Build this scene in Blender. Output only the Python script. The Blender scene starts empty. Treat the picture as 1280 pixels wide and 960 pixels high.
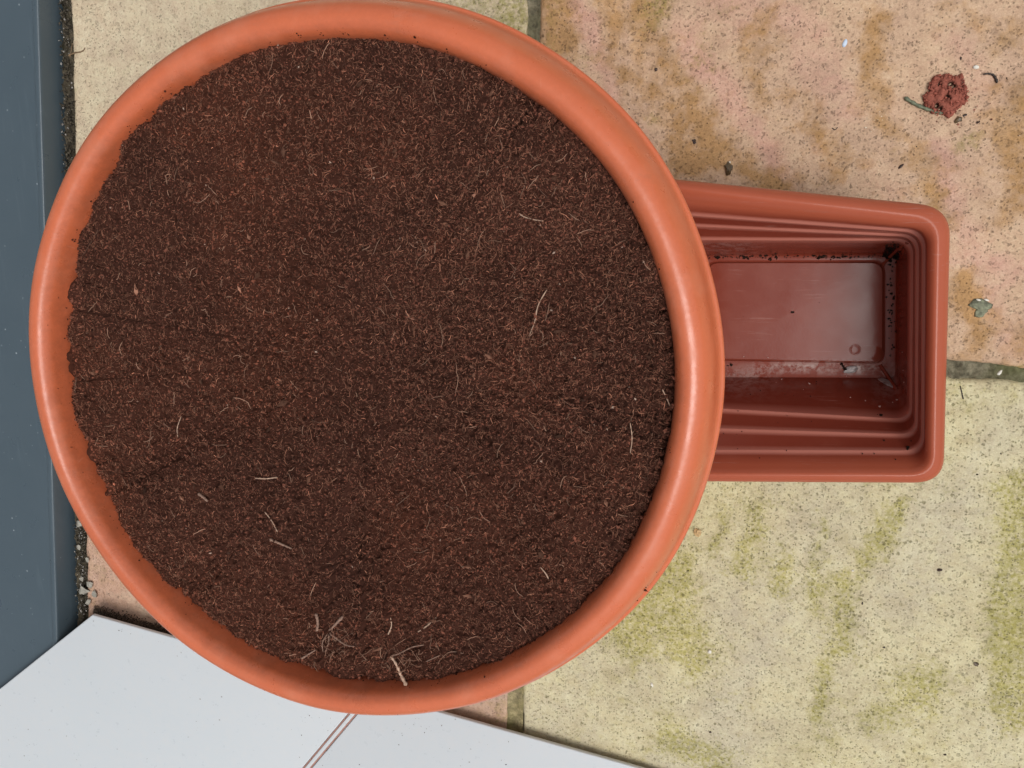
import bpy, bmesh, math, random
import numpy as np
from mathutils import Vector, Matrix
from mathutils.bvhtree import BVHTree
S = bpy.context.scene
COL = S.collection
random.seed(7); RNG = np.random.default_rng(7)
R = math.radians

# ------------------------------------------------------------ camera
F = 967.0; CH = 0.74; NX, NY = 900.0, 280.0          # focal length in px of the 1280 wide photo, height, nadir pixel
cd = bpy.data.cameras.new('camera'); cam = bpy.data.objects.new('camera', cd); COL.objects.link(cam)
cd.sensor_width = 36; cd.lens = F / 1280 * 36; cd.clip_start = 0.01; cd.clip_end = 500
nad = Vector((NX - 640, 480 - NY, -F)).normalized()
CR = nad.rotation_difference(Vector((0, 0, -1))).to_matrix()
cam.matrix_world = Matrix.Translation((0, 0, CH)) @ CR.to_4x4()
S.camera = cam
CP = Vector((0, 0, CH))
# ------------------------------------------------------------ sky and sun
SUN_EL, SUN_AZ = R(67), R(-25)      # azimuth measured from +x towards +y
w = bpy.data.worlds.new('World'); S.world = w; w.use_nodes = True
nt = w.node_tree; bg = nt.nodes['Background']
sky = nt.nodes.new('ShaderNodeTexSky'); sky.sky_type = 'NISHITA'; sky.sun_disc = False
sky.sun_elevation = SUN_EL; sky.sun_rotation = R(90) - SUN_AZ
sky.air_density = 1.0; sky.dust_density = 5.0; sky.ozone_density = 1.0
hs = nt.nodes.new('ShaderNodeHueSaturation'); hs.inputs['Saturation'].default_value = 0.22
nt.links.new(sky.outputs[0], hs.inputs['Color']); nt.links.new(hs.outputs[0], bg.inputs['Color'])
bg.inputs['Strength'].default_value = 0.15
sd = bpy.data.lights.new('sun', 'SUN'); sd.energy = 1.5; sd.angle = R(32); sd.color = (1, 0.975, 0.94)
sun = bpy.data.objects.new('sun', sd); COL.objects.link(sun)
sdir = Vector((math.cos(SUN_EL) * math.cos(SUN_AZ), math.cos(SUN_EL) * math.sin(SUN_AZ), math.sin(SUN_EL)))
sun.rotation_euler = sdir.to_track_quat('Z', 'Y').to_euler()
S.view_settings.view_transform = 'Standard'; S.view_settings.look = 'None'
S.view_settings.exposure = -0.40; S.view_settings.gamma = 1

# ------------------------------------------------------------ helpers
def ray(px, py): return (CR @ Vector((px - 640, 480 - py, -F))).normalized()
def bp(px, py, z=0.0):                     # a point of the plane at height z
    d = ray(px, py); t = (z - CH) / d.z
    return CP + d * t
def bp2(px, py, z=0.0): p = bp(px, py, z); return np.array((p.x, p.y))
def hashn(ix, iy, seed):
    h = (ix.astype(np.int64) * 374761393 + iy.astype(np.int64) * 668265263 + seed * 1442695041) & 0xffffffff
    h = ((h ^ (h >> 13)) * 1274126177) & 0xffffffff
    h = ((h ^ (h >> 16)) * 2246822519) & 0xffffffff
    return ((h ^ (h >> 15)) & 0xffffff) / float(0xffffff)
def vnoise(x, y, seed=0):
    ix = np.floor(x); iy = np.floor(y); fx = x - ix; fy = y - iy
    fx = fx * fx * (3 - 2 * fx); fy = fy * fy * (3 - 2 * fy)
    a = hashn(ix, iy, seed); b = hashn(ix + 1, iy, seed); c = hashn(ix, iy + 1, seed); d = hashn(ix + 1, iy + 1, seed)
    return (a * (1 - fx) + b * fx) * (1 - fy) + (c * (1 - fx) + d * fx) * fy
def fbm(x, y, scale, octv=4, seed=0):      # scale = size of the largest feature in metres
    x = np.asarray(x, float) / scale; y = np.asarray(y, float) / scale; s = 0; a = 1; t = 0
    for k in range(octv):
        s = s + a * vnoise(x + 17.3 * k, y - 9.1 * k, seed + k); t += a; a *= 0.5; x = x * 2.03; y = y * 2.03
    return s / t                            # 0..1
def tag(o, label=None, cat=None, group=None, kind=None):
    for k, v in (('label', label), ('category', cat), ('group', group), ('kind', kind)):
        if v: o[k] = v
    return o
def link(name, me, mat, parent=None):
    o = bpy.data.objects.new(name, me); COL.objects.link(o)
    if mat: me.materials.append(mat)
    if parent: o.parent = parent
    return o
def empty(name, loc=(0, 0, 0)):
    o = bpy.data.objects.new(name, None); o.location = loc; o.empty_display_size = 0.02; COL.objects.link(o); return o
def mesh_np(name, V, Fc, smooth=True, cols=None, n=None):
    """V (k,3); Fc (m,3 or 4) array"""
    me = bpy.data.meshes.new(name); V = np.asarray(V, np.float32); Fc = np.asarray(Fc, np.int32)
    m, n = Fc.shape
    me.vertices.add(len(V)); me.vertices.foreach_set('co', V.ravel())
    me.loops.add(m * n); me.loops.foreach_set('vertex_index', Fc.ravel())
    me.polygons.add(m); me.polygons.foreach_set('loop_start', np.arange(m, dtype=np.int32) * n)
    me.polygons.foreach_set('loop_total', np.full(m, n, np.int32))
    me.polygons.foreach_set('use_smooth', np.full(m, smooth))
    if cols is not None:
        at = me.color_attributes.new('tint', 'FLOAT_COLOR', 'POINT')
        c = np.ones((len(V), 4), np.float32); c[:, :3] = cols; at.data.foreach_set('color', c.ravel())
    me.update(); me.validate(); return me
def fixn(me, sharp=None):
    b = bmesh.new(); b.from_mesh(me); bmesh.ops.recalc_face_normals(b, faces=b.faces); b.to_mesh(me); b.free()
    if sharp: me.set_sharp_from_angle(angle=R(sharp))
def grid_faces(nu, nv, wrap=False):        # vertex index = i*nv + j
    i, j = np.meshgrid(np.arange(nu - 1), np.arange(nv if wrap else nv - 1), indexing='ij')
    i = i.ravel(); j = j.ravel(); j2 = (j + 1) % nv
    return np.stack([i * nv + j, i * nv + j2, (i + 1) * nv + j2, (i + 1) * nv + j], 1)
def local(o, me, c):                       # move the mesh so that c is its origin
    me.transform(Matrix.Translation(-Vector(c))); o.location = c

# ------------------------------------------------------------ materials
class M:
    def __init__(s, name, rough=0.5, spec=0.5, **kw):
        s.m = bpy.data.materials.new(name); s.m.use_nodes = True; s.t = s.m.node_tree; s.b = s.t.nodes['Principled BSDF']
        s.b.inputs['Roughness'].default_value = rough; s.b.inputs['Specular IOR Level'].default_value = spec
        s.co = s.n('ShaderNodeTexCoord').outputs['Object']; s.geo = s.n('ShaderNodeNewGeometry').outputs['Position']
    def n(s, t, **kw):
        x = s.t.nodes.new(t)
        for k, v in kw.items(): setattr(x, k, v)
        return x
    def l(s, a, b): s.t.links.new(a, b)
    def noise(s, scale, det=4, rough=0.55, vec=None, stretch=None, rot=0, dist=0):
        v = vec or s.geo
        if stretch or rot:
            mp = s.n('ShaderNodeMapping'); mp.inputs['Scale'].default_value = stretch or (1, 1, 1); mp.inputs['Rotation'].default_value = (0, 0, rot)
            s.l(v, mp.inputs[0]); v = mp.outputs[0]
        x = s.n('ShaderNodeTexNoise'); x.inputs['Scale'].default_value = scale; x.inputs['Detail'].default_value = det
        x.inputs['Roughness'].default_value = rough; x.inputs['Distortion'].default_value = dist
        s.l(v, x.inputs['Vector']); return x.outputs['Fac']
    def vor(s, scale, rnd=1.0, feat='F1'):
        x = s.n('ShaderNodeTexVoronoi', feature=feat); x.inputs['Scale'].default_value = scale; x.inputs['Randomness'].default_value = rnd
        s.l(s.geo, x.inputs['Vector']); return x
    def ramp(s, fac, stops):
        x = s.n('ShaderNodeValToRGB'); r = x.color_ramp
        while len(r.elements) < len(stops): r.elements.new(0.5)
        for e, (p, c) in zip(r.elements, stops):
            e.position = p; e.color = (c, c, c, 1) if not hasattr(c, '__len__') else (*c, 1)
        s.l(fac, x.inputs[0]); return x.outputs[0]
    def mix(s, a, b, fac, mode='MIX'):
        x = s.n('ShaderNodeMix', data_type='RGBA', blend_type=mode)
        for v, k in ((a, 6), (b, 7)):
            if hasattr(v, '__len__'): x.inputs[k].default_value = (*v, 1)
            else: s.l(v, x.inputs[k])
        if isinstance(fac, (int, float)): x.inputs[0].default_value = fac
        else: s.l(fac, x.inputs[0])
        return x.outputs[2]
    def mth(s, op, a, b=0.5):
        x = s.n('ShaderNodeMath', operation=op)
        for k, v in ((0, a), (1, b)):
            if isinstance(v, (int, float)): x.inputs[k].default_value = v
            else: s.l(v, x.inputs[k])
        return x.outputs[0]
    def attr(s, name='tint'):
        x = s.n('ShaderNodeAttribute', attribute_name=name); sp = s.n('ShaderNodeSeparateColor'); s.l(x.outputs['Color'], sp.inputs[0])
        return x.outputs['Color'], sp.outputs
    def color(s, c):
        if hasattr(c, '__len__'): s.b.inputs['Base Color'].default_value = (*c, 1)
        else: s.l(c, s.b.inputs['Base Color'])
        return s
    def rough(s, r): s.l(r, s.b.inputs['Roughness']); return s
    def bump(s, h, dist=0.001, strength=1.0):
        x = s.n('ShaderNodeBump'); x.inputs['Distance'].default_value = dist; x.inputs['Strength'].default_value = strength
        s.l(h, x.inputs['Height'])
        if s.b.inputs['Normal'].is_linked: s.l(s.b.inputs['Normal'].links[0].from_socket, x.inputs['Normal'])
        s.l(x.outputs[0], s.b.inputs['Normal']); return s

def plain(name, c, rough=0.6, var=0.25, scale=300, bump=0.0004):
    m = M(name, rough); n = m.noise(scale, 5)
    d = tuple(x * (1 - var) for x in c); u = tuple(min(1, x * (1 + var)) for x in c)
    m.color(m.ramp(n, [(0.3, d), (0.7, u)])).bump(n, bump); return m.m

def mat_plastic(name, base, dust, rough, worn=0.35):
    m = M(name, rough, 0.62)
    big = m.noise(9, 4); fine = m.noise(420, 4); cloud = m.noise(38, 5, 0.6)
    c = m.mix(base, tuple(x * 0.9 for x in base), m.ramp(big, [(0.35, 0), (0.7, 1)]))
    c = m.mix(c, dust, m.mth('MULTIPLY', m.ramp(cloud, [(0.5, 0), (0.8, 1)]), worn))
    c = m.mix(c, tuple(min(1, x * 1.12) for x in base), m.mth('MULTIPLY', m.ramp(fine, [(0.45, 0), (0.65, 1)]), 0.25))
    scr = m.noise(60, 3, 0.6, stretch=(14, 1, 1), rot=0.5)
    c = m.mix(c, dust, m.mth('MULTIPLY', m.ramp(scr, [(0.70, 0), (0.74, 1)]), 0.3))
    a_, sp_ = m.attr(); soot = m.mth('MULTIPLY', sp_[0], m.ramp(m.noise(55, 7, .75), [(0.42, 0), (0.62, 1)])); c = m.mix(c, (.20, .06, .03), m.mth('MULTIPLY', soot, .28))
    sm = m.ramp(m.noise(30, 7, .8, stretch=(1, 2.5, 1)), [(0.60, 0), (0.72, 1)]); c = m.mix(c, (.42, .15, .09), m.mth('MULTIPLY', sm, .35))
    m.color(c); m.rough(m.ramp(m.noise(70, 5), [(0.3, rough - 0.06), (0.75, rough + 0.14)]))
    m.bump(fine, 0.00012); m.bump(m.noise(25, 3), 0.0008); return m.m
POT = mat_plastic('terracotta_plastic', (0.62, 0.150, 0.062), (0.70, 0.30, 0.19), 0.30, 0.3)

def mat_trough():
    m = M('brown_red_plastic', 0.25, 0.2)
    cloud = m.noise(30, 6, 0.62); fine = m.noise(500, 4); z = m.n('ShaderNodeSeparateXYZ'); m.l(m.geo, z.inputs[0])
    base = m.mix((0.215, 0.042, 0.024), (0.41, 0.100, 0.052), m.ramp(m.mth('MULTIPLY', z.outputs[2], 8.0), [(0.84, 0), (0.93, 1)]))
    # rim lighter, shade inside put into the colour; dried water film and lime inside
    c = m.mix(base, (0.50, 0.17, 0.11), m.mth('MULTIPLY', m.ramp(cloud, [(0.5, 0), (0.75, 1)]), 0.08))
    st = m.noise(60, 6, 0.7, stretch=(.35, 3, 1)); c = m.mix(c, (0.35, 0.15, 0.11), m.mth('MULTIPLY', m.ramp(st, [(0.62, 0), (0.70, 1)]), 0.22))
    a, sp = m.attr()
    lime = m.mth('MULTIPLY', sp[0], m.ramp(m.noise(120, 6, 0.7), [(0.42, 0), (0.56, 1)]))
    c = m.mix(c, (0.52, 0.42, 0.38), m.mth('MULTIPLY', lime, 0.75))
    ss = m.noise(150, 5, .7, stretch=(.12, 2.2, 1)); sc_ = m.mth('MULTIPLY', m.ramp(ss, [(0.60, 0), (0.70, 1)]), m.ramp(m.noise(28, 3), [(0.45, 0), (0.6, 1)]))
    c = m.mix(c, (0.45, 0.24, 0.20), m.mth('MULTIPLY', sc_, 0.4)); c = m.mix(c, (0.50, 0.19, 0.14), m.mth('MULTIPLY', sp[1], 0.75))  # streaks, then the step edge highlights mixed into the colour
    m.color(c); m.rough(m.mix((0.11,) * 3, (0.30,) * 3, m.ramp(cloud, [(0.35, 0), (0.8, 1)])))
    m.bump(fine, 0.00004); m.bump(m.noise(18, 2), 0.0005); m.bump(lime, 0.0004); return m.m
TRO = mat_trough()

def mat_slab(name, c1, c2, c3, moss=(0.27, 0.26, 0.055), dark=(0.10, 0.085, 0.045), sp_amt=0.8):
    """c1 ground colour, c2 second tone, c3 bands; tint.r = algae, tint.g = second tone, tint.b = bands"""
    m = M(name, 0.7, 0.25)
    a, s = m.attr()
    big = m.noise(16, 6, 0.6); mid = m.noise(70, 6, 0.65); fine = m.noise(380, 5, 0.65); grit = m.noise(950, 3, 0.6)
    c = m.mix(c1, c2, m.ramp(m.mth('ADD', s[1], m.mth('SUBTRACT', mid, 0.5)), [(0.3, 0), (0.75, 1)]))
    c = m.mix(c, c3, m.ramp(m.mth('ADD', s[2], m.mth('MULTIPLY', m.mth('SUBTRACT', mid, 0.5), 1.3)), [(0.22, 0), (0.66, 1)]))
    c = m.mix(c, tuple(min(1, x * 1.25) for x in c1), m.mth('MULTIPLY', m.ramp(big, [(0.5, 0), (0.72, 1)]), 0.4))
    # algae: blotchy, made of small tufts
    al = m.mth('ADD', s[0], m.mth('ADD', m.mth('MULTIPLY', m.mth('SUBTRACT', mid, 0.5), 1.1), m.mth('MULTIPLY', m.mth('SUBTRACT', m.noise(200, 5, .7), 0.5), 1.2)))
    al = m.mth('MULTIPLY', m.ramp(al, [(0.30, 0), (0.80, 1)]), m.ramp(m.noise(260, 5, 0.7), [(0.38, 0.12), (0.58, 1)]))
    c = m.mix(c, moss, m.mth('MULTIPLY', al, 0.72))
    c = m.mix(c, m.ramp(m.noise(55, 6, 0.7), [(0.3, 0.36), (0.7, 0.62)]), 0.6, 'OVERLAY')
    c = m.mix(c, m.ramp(m.noise(13, 4, 0.6, dist=.5), [(0.35, (.45, .44, .43)), (0.65, (.56, .54, .50))]), 0.8, 'OVERLAY')
    # pores and dark specks
    def fleck(scale, keep, size):
        vv = m.vor(scale); sp_ = m.n('ShaderNodeSeparateColor'); m.l(vv.outputs['Color'], sp_.inputs[0])
        d = m.mth('ADD', vv.outputs['Distance'], m.mth('MULTIPLY', m.mth('SUBTRACT', m.noise(scale * 1.7, 5, .75), .5), 1.9))
        f_ = m.ramp(d, [(size, 1), (size + .16, 0)]); sel = m.ramp(sp_.outputs[0], [(keep, 0), (keep + .12, 1)])
        return m.mth('MULTIPLY', m.mth('MULTIPLY', f_, sel), m.mth('ADD', .35, m.mth('MULTIPLY', sp_.outputs[1], .65)))
    pore = m.mth('MAXIMUM', fleck(420, .50, .16), m.mth('MAXIMUM', fleck(230, .62, .14), fleck(110, .86, .05)))
    pm = m.ramp(m.noise(26, 7, 0.75, stretch=(1, .55, 1), rot=.35), [(0.45, 0.03), (0.62, 1)])
    pm = m.mth('MINIMUM', m.mth('ADD', pm, m.mth('MULTIPLY', s[0], 1.2)), 1.0)
    c = m.mix(c, dark, m.mth('MULTIPLY', m.mth('MULTIPLY', pore, pm), sp_amt))
    v = m.vor(150); c = m.mix(c, (0.06, 0.035, 0.02), m.mth('MULTIPLY', m.ramp(v.outputs['Distance'], [(0.06, 1), (0.12, 0)]), m.ramp(m.noise(33, 2), [(0.55, 0), (0.6, 0.8)])))
    c = m.mix(c, m.ramp(grit, [(0.3, 0.35), (0.7, 0.65)]), 0.38, 'OVERLAY')
    c = m.mix(c, m.ramp(fine, [(0.3, 0.33), (0.7, 0.66)]), 0.40, 'OVERLAY')
    m.color(c); m.rough(m.ramp(mid, [(0.3, 0.55), (0.7, 0.85)]))
    m.bump(mid, 0.0012); m.bump(fine, 0.0006); m.bump(m.mth('MULTIPLY', pore, -1.0), 0.0006); m.bump(grit, 0.0002); return m.m
SL_CREAM = mat_slab('cream_sandstone', (0.60, 0.51, 0.37), (0.55, 0.46, 0.34), (0.46, 0.40, 0.25), sp_amt=0.12)
SL_PINK = mat_slab('pink_sandstone', (0.56, 0.39, 0.27), (0.58, 0.355, 0.275), (0.42, 0.25, 0.115), moss=(0.27, 0.22, 0.06), dark=(.16, .10, .06), sp_amt=0.62)
SL_OLIVE = mat_slab('buff_sandstone_with_algae', (0.61, 0.55, 0.34), (0.56, 0.51, 0.37), (0.53, 0.47, 0.25), moss=(0.31, 0.285, 0.04), dark=(.18, .165, .055), sp_amt=0.72)
SL_BUFF = mat_slab('pale_pink_sandstone', (0.55, 0.40, 0.30), (0.58, 0.36, 0.27), (0.42, 0.30, 0.18), sp_amt=0.3)
def mat_tint(name, rough=0.9, spec=0.2, bump=0.0003, scale=600):
    m = M(name, rough, spec); a, s = m.attr(); n = m.noise(scale, 4)
    m.color(m.mix(a, m.ramp(n, [(0.3, 0.3), (0.7, 0.7)]), 0.35, 'OVERLAY')); m.bump(n, bump); return m.m
SOIL = mat_tint('coir_compost', 0.95, 0.12, 0.0006, 900)
FIB = mat_tint('plant_fibre', 0.7, 0.3, 0.00005)
GRAVEL = mat_tint('gap_grit', 0.85, 0.3)
def mat_joint(k=1.0, nm='mossy_mortar'):
    m = M(nm, 0.9, 0.2); n = m.noise(160, 6, 0.7); g = m.noise(20, 4)
    c = m.ramp(n, [(0.25, (0.045, 0.04, 0.028)), (0.5, (0.16, 0.145, 0.095)), (0.75, (0.34, 0.30, 0.21))])
    c = m.mix(c, (0.09, 0.10, 0.025), m.ramp(g, [(0.4, 0), (0.7, 0.8)])); c = m.mix(c, (k, k, k), 1.0, 'MULTIPLY'); m.color(c); m.bump(n, 0.0016); return m.m
JOINT = mat_joint(); JOINT_L = mat_joint(1.0, 'sandy_mortar')
JOINT_L.node_tree.nodes['Mix.001'].inputs[7].default_value = (1.9, 1.75, 1.5, 1)
def mat_cill():
    m = M('blue_grey_paint', 0.34, 0.5); n = m.noise(14, 4); f = m.noise(700, 3)
    c = m.mix((0.060, 0.088, 0.108), (0.070, 0.099, 0.120), n)
    v = m.vor(95); sel = m.mth('MULTIPLY', m.ramp(m.mth('ADD', v.outputs['Distance'], m.mth('MULTIPLY', m.noise(120, 2), .2)), [(0.15, 1), (0.20, 0)]), m.ramp(m.noise(17, 2), [(0.55, 0), (0.66, .8)]))
    c = m.mix(c, (0.36, 0.41, 0.44), sel)
    st = m.noise(25, 5, 0.6, stretch=(8, 0.6, 1)); c = m.mix(c, (0.14, 0.185, 0.21), m.ramp(st, [(0.58, 0), (0.85, 0.25)]))
    m.color(c); m.rough(m.ramp(m.noise(40, 5), [(0.3, 0.26), (0.75, 0.45)])); m.bump(f, 0.00006); m.bump(n, 0.001); return m.m
CILL = mat_cill()
def mat_white():
    m = M('white_laminate', 0.3, 0.5); n = m.noise(6, 4); f = m.noise(90, 6, 0.7)
    c = m.mix((0.56, 0.605, 0.63), (0.61, 0.64, 0.66), n)
    v = m.vor(70); sel = m.mth('MULTIPLY', m.ramp(v.outputs['Distance'], [(0.05, 1), (0.085, 0)]), m.ramp(m.noise(9, 2), [(0.50, 0), (0.56, 0.7)]))
    c = m.mix(c, (0.16, 0.13, 0.11), sel); c = m.mix(c, (0.62, 0.63, 0.63), m.ramp(f, [(0.45, 0), (0.75, 0.5)]))
    m.color(c); m.rough(m.ramp(f, [(0.3, 0.25), (0.7, 0.4)])); m.bump(n, 0.0008); return m.m
WHITE = mat_white()

# ------------------------------------------------------------ generic builders
def blob_mesh(name, size, seed=0, sub=2, rough=0.25, flat=1.0, cut=0.0):
    b = bmesh.new(); bmesh.ops.create_icosphere(b, subdivisions=sub, radius=1.0); rr = random.Random(seed)
    off = Vector((rr.random() * 50, rr.random() * 50, rr.random() * 50))
    from mathutils import noise as mn
    for v in b.verts:
        k = 1 + rough * (mn.noise(v.co * 1.3 + off) * 1.6 + mn.noise(v.co * 4 + off) * 0.7)
        v.co = Vector((v.co.x * size[0] * k, v.co.y * size[1] * k, v.co.z * size[2] * k))
        if cut: v.co.z = max(v.co.z, -size[2] * cut)
    me = bpy.data.meshes.new(name); b.to_mesh(me); b.free()
    for p in me.polygons: p.use_smooth = rough < 0.3
    return me
def tube_arrays(P, rad, sides=5, phase=0.0):
    P = np.asarray(P, float); n = len(P); T = np.gradient(P, axis=0); T /= np.linalg.norm(T, axis=1)[:, None] + 1e-9
    up = np.array((0, 0, 1.0)); A = np.cross(T, up); A /= np.linalg.norm(A, axis=1)[:, None] + 1e-9; B = np.cross(T, A)
    a = np.arange(sides) / sides * 2 * math.pi + phase
    rad = np.broadcast_to(rad, (n,)) if np.ndim(rad) <= 1 else rad
    V = P[:, None, :] + rad[:, None, None] * (np.cos(a)[None, :, None] * A[:, None, :] + np.sin(a)[None, :, None] * B[:, None, :])
    return V.reshape(-1, 3), grid_faces(n, sides, True)
def smooth_path(pts, n=14):
    P = np.asarray(pts, float)
    for _ in range(3):
        Q = [P[0]]
        for a, b in zip(P[:-1], P[1:]): Q += [a * 0.75 + b * 0.25, a * 0.25 + b * 0.75]
        Q.append(P[-1]); P = np.array(Q)
    d = np.r_[0, np.cumsum(np.linalg.norm(np.diff(P, axis=0), axis=1))]; t = np.linspace(0, d[-1], n)
    return np.stack([np.interp(t, d, P[:, k]) for k in range(P.shape[1])], 1)

def loft(contours, close_last=False, close_first=False):
    n = len(contours[0]); V = np.concatenate(contours); Fc = grid_faces(len(contours), n, True)
    return V, Fc, n
def chaikin(P, it=2, r=0.22, keep_ends=True):
    P = [np.asarray(p, float) for p in P]
    for _ in range(it):
        Q = [P[0]]
        for k in range(len(P) - 1):
            a, b = P[k], P[k + 1]
            if k > 0: Q.append(a * (1 - r) + b * r)
            if k < len(P) - 2: Q.append(a * r + b * (1 - r))
        Q.append(P[-1]); P = Q
    return P

# ------------------------------------------------------------ ground and paving
m_ground = plain('sandy_sub_base', (0.22, 0.18, 0.12), 0.9, 0.3, 60, 0.004)
b = bmesh.new(); bmesh.ops.create_grid(b, x_segments=8, y_segments=8, size=60)
me = bpy.data.meshes.new('ground'); b.to_mesh(me); b.free()
ground = link('ground', me, m_ground); ground.location = (0, 0, -0.045); tag(ground, 'sandy earth under and beyond the patio slabs', None, None, 'structure')

# joint lines, traced on the plane of the slab tops
def line_at(p, q): return np.array(p), np.array(q)
def isect(l1, l2):
    p, q = l1; r, s = l2; d1 = q - p; d2 = s - r
    t = ((r[0] - p[0]) * d2[1] - (r[1] - p[1]) * d2[0]) / (d1[0] * d2[1] - d1[1] * d2[0]); return p + d1 * t
G = lambda x, y: bp2(x, y, 0.0)
VL = (G(659, 0), G(634, 920)); VR = (G(674, 0), G(651, 920))        # joint between left and right slabs
HT = (G(1184, 449), G(1280, 460)); HB = (G(1184, 471), G(1280, 480))  # joint between top and bottom slabs
EL = (G(86, 0), G(106, 700))                                        # left edge of the paving
def par(l, d):                                                       # parallel line shifted by d to its left
    p, q = l; t = (q - p) / np.linalg.norm(q - p); nrm = np.array((-t[1], t[0])); return p + nrm * d, q + nrm * d
top = par(HT, 0.62); bot = par(HB, -0.62); rig = par(VR, 0.80)
if isect(rig, HT)[0] < 0: rig = par(VR, -0.80)
corners = {
 'A': [isect(EL, HT), isect(VL, HT), isect(VL, top), isect(EL, top)],
 'B': [isect(VR, HT), isect(rig, HT), isect(rig, top), isect(VR, top)],
 'C': [isect(VR, bot), isect(rig, bot), isect(rig, HB), isect(VR, HB)],
 'D': [isect(EL, bot), isect(VL, bot), isect(VL, HB), isect(EL, HB)]}
paving = None
def slab(C, mat, parent, n=150, seed=0, label=None, masks=None):
    C = np.array(C); u = np.linspace(0, 1, n); v = np.linspace(0, 1, n)
    # more resolution near the edges
    e = 0.5 - 0.5 * np.cos(u * math.pi); u = 0.6 * u + 0.4 * e; v = u.copy()
    U, W = np.meshgrid(u, v, indexing='ij')
    P = (C[0] * ((1 - U) * (1 - W))[..., None] + C[1] * (U * (1 - W))[..., None] + C[2] * (U * W)[..., None] + C[3] * ((1 - U) * W)[..., None])
    X, Y = P[..., 0], P[..., 1]
    L = np.linalg.norm(C[1] - C[0]); H = np.linalg.norm(C[3] - C[0])
    ed = np.minimum(np.minimum(U, 1 - U) * L, np.minimum(W, 1 - W) * H)
    Z = (fbm(X, Y, 0.12, 5, seed) - 0.5) * 0.0035 + (fbm(X, Y, 0.02, 3, seed + 9) - 0.5) * 0.0008
    if seed == 2: Z = Z + (aniso(X, Y, R(-55), .30, .045, 6) - .5) * .006
    rd = 0.004; k = np.clip(1 - ed / rd, 0, 1); Z = Z - rd * (1 - np.sqrt(1 - k * k * 0.98)) - 0.0010
    # chipped edge: pull the border in and out
    wob = (fbm(X, Y, 0.02, 4, seed + 3) - 0.5) * 0.006 * np.clip(1 - ed / 0.012, 0, 1)
    cx, cy = C.mean(0); dx = X - cx; dy = Y - cy; r = np.hypot(dx, dy) + 1e-6
    X = X + dx / r * wob; Y = Y + dy / r * wob
    cols = np.stack(masks(X, Y), -1) if masks else np.stack([fbm(X, Y, .2, 3, seed + 5) * .5, fbm(X, Y, .2, 3, seed + 6), fbm(X, Y, .1, 3, seed + 7) * .6], -1)
    V = np.stack([X, Y, Z], -1).reshape(-1, 3); Fc = grid_faces(n, n); cols = cols.reshape(-1, 3)
    idx = np.arange(n * n).reshape(n, n); ring = np.concatenate([idx[0, :-1], idx[:-1, -1], idx[-1, :0:-1], idx[:0:-1, 0]])
    k0 = len(V); sk = V[ring].copy(); sk[:, 2] = -0.035; V = np.concatenate([V, sk]); cols = np.concatenate([cols, cols[ring]])
    m_ = len(ring); a = np.arange(m_); c = (a + 1) % m_
    Fc = np.concatenate([Fc, np.stack([ring[a], ring[c], k0 + c, k0 + a], 1)])
    me = mesh_np('paving_slab', V, Fc, True, cols); fixn(me)
    o = link('paving_slab', me, mat, parent); o.location = -parent.location if parent else (0, 0, 0)
    if label: o['label'] = label
    return o
def blobs(X, Y, lst, z=0.0):                # lst of (px, py, radius_x px, radius_y px, amount)
    out = np.zeros_like(X)
    for px, py, rx, ry, am in lst:
        c = bp2(px, py, z); ex = bp2(px + rx, py, z) - c; ey = bp2(px, py - ry, z) - c
        a = ((X - c[0]) * ex[0] + (Y - c[1]) * ex[1]) / (ex @ ex); bb = ((X - c[0]) * ey[0] + (Y - c[1]) * ey[1]) / (ey @ ey)
        out = np.maximum(out, am * np.exp(-(a * a + bb * bb)))
    return out
def aniso(X, Y, ang, s1, s2, seed):         # streaky noise, long axis at angle ang
    c, s_ = math.cos(ang), math.sin(ang); return fbm((X * c + Y * s_) / s1, (-X * s_ + Y * c) / s2, 1.0, 4, seed)
def strokes(X, Y, lst, seed):               # soft strokes between two points: (x0, y0, x1, y1, width, amount) in photo px
    wx = (fbm(X, Y, .05, 5, seed) - .5) * .045; wy = (fbm(X, Y, .05, 5, seed + 1) - .5) * .045; X = X + wx; Y = Y + wy; out = np.zeros_like(X)
    for x0, y0, x1, y1, wd, am in lst:
        a = bp2(x0, y0); b_ = bp2(x1, y1); d = b_ - a; L2 = d @ d; k = wd * .00077
        t = np.clip(((X - a[0]) * d[0] + (Y - a[1]) * d[1]) / L2, 0, 1)
        q = np.hypot(X - a[0] - t * d[0], Y - a[1] - t * d[1]) / k; out = np.maximum(out, am * np.exp(-q ** 1.7))
    return out * (.45 + .9 * fbm(X, Y, .03, 4, seed + 2))
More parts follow.
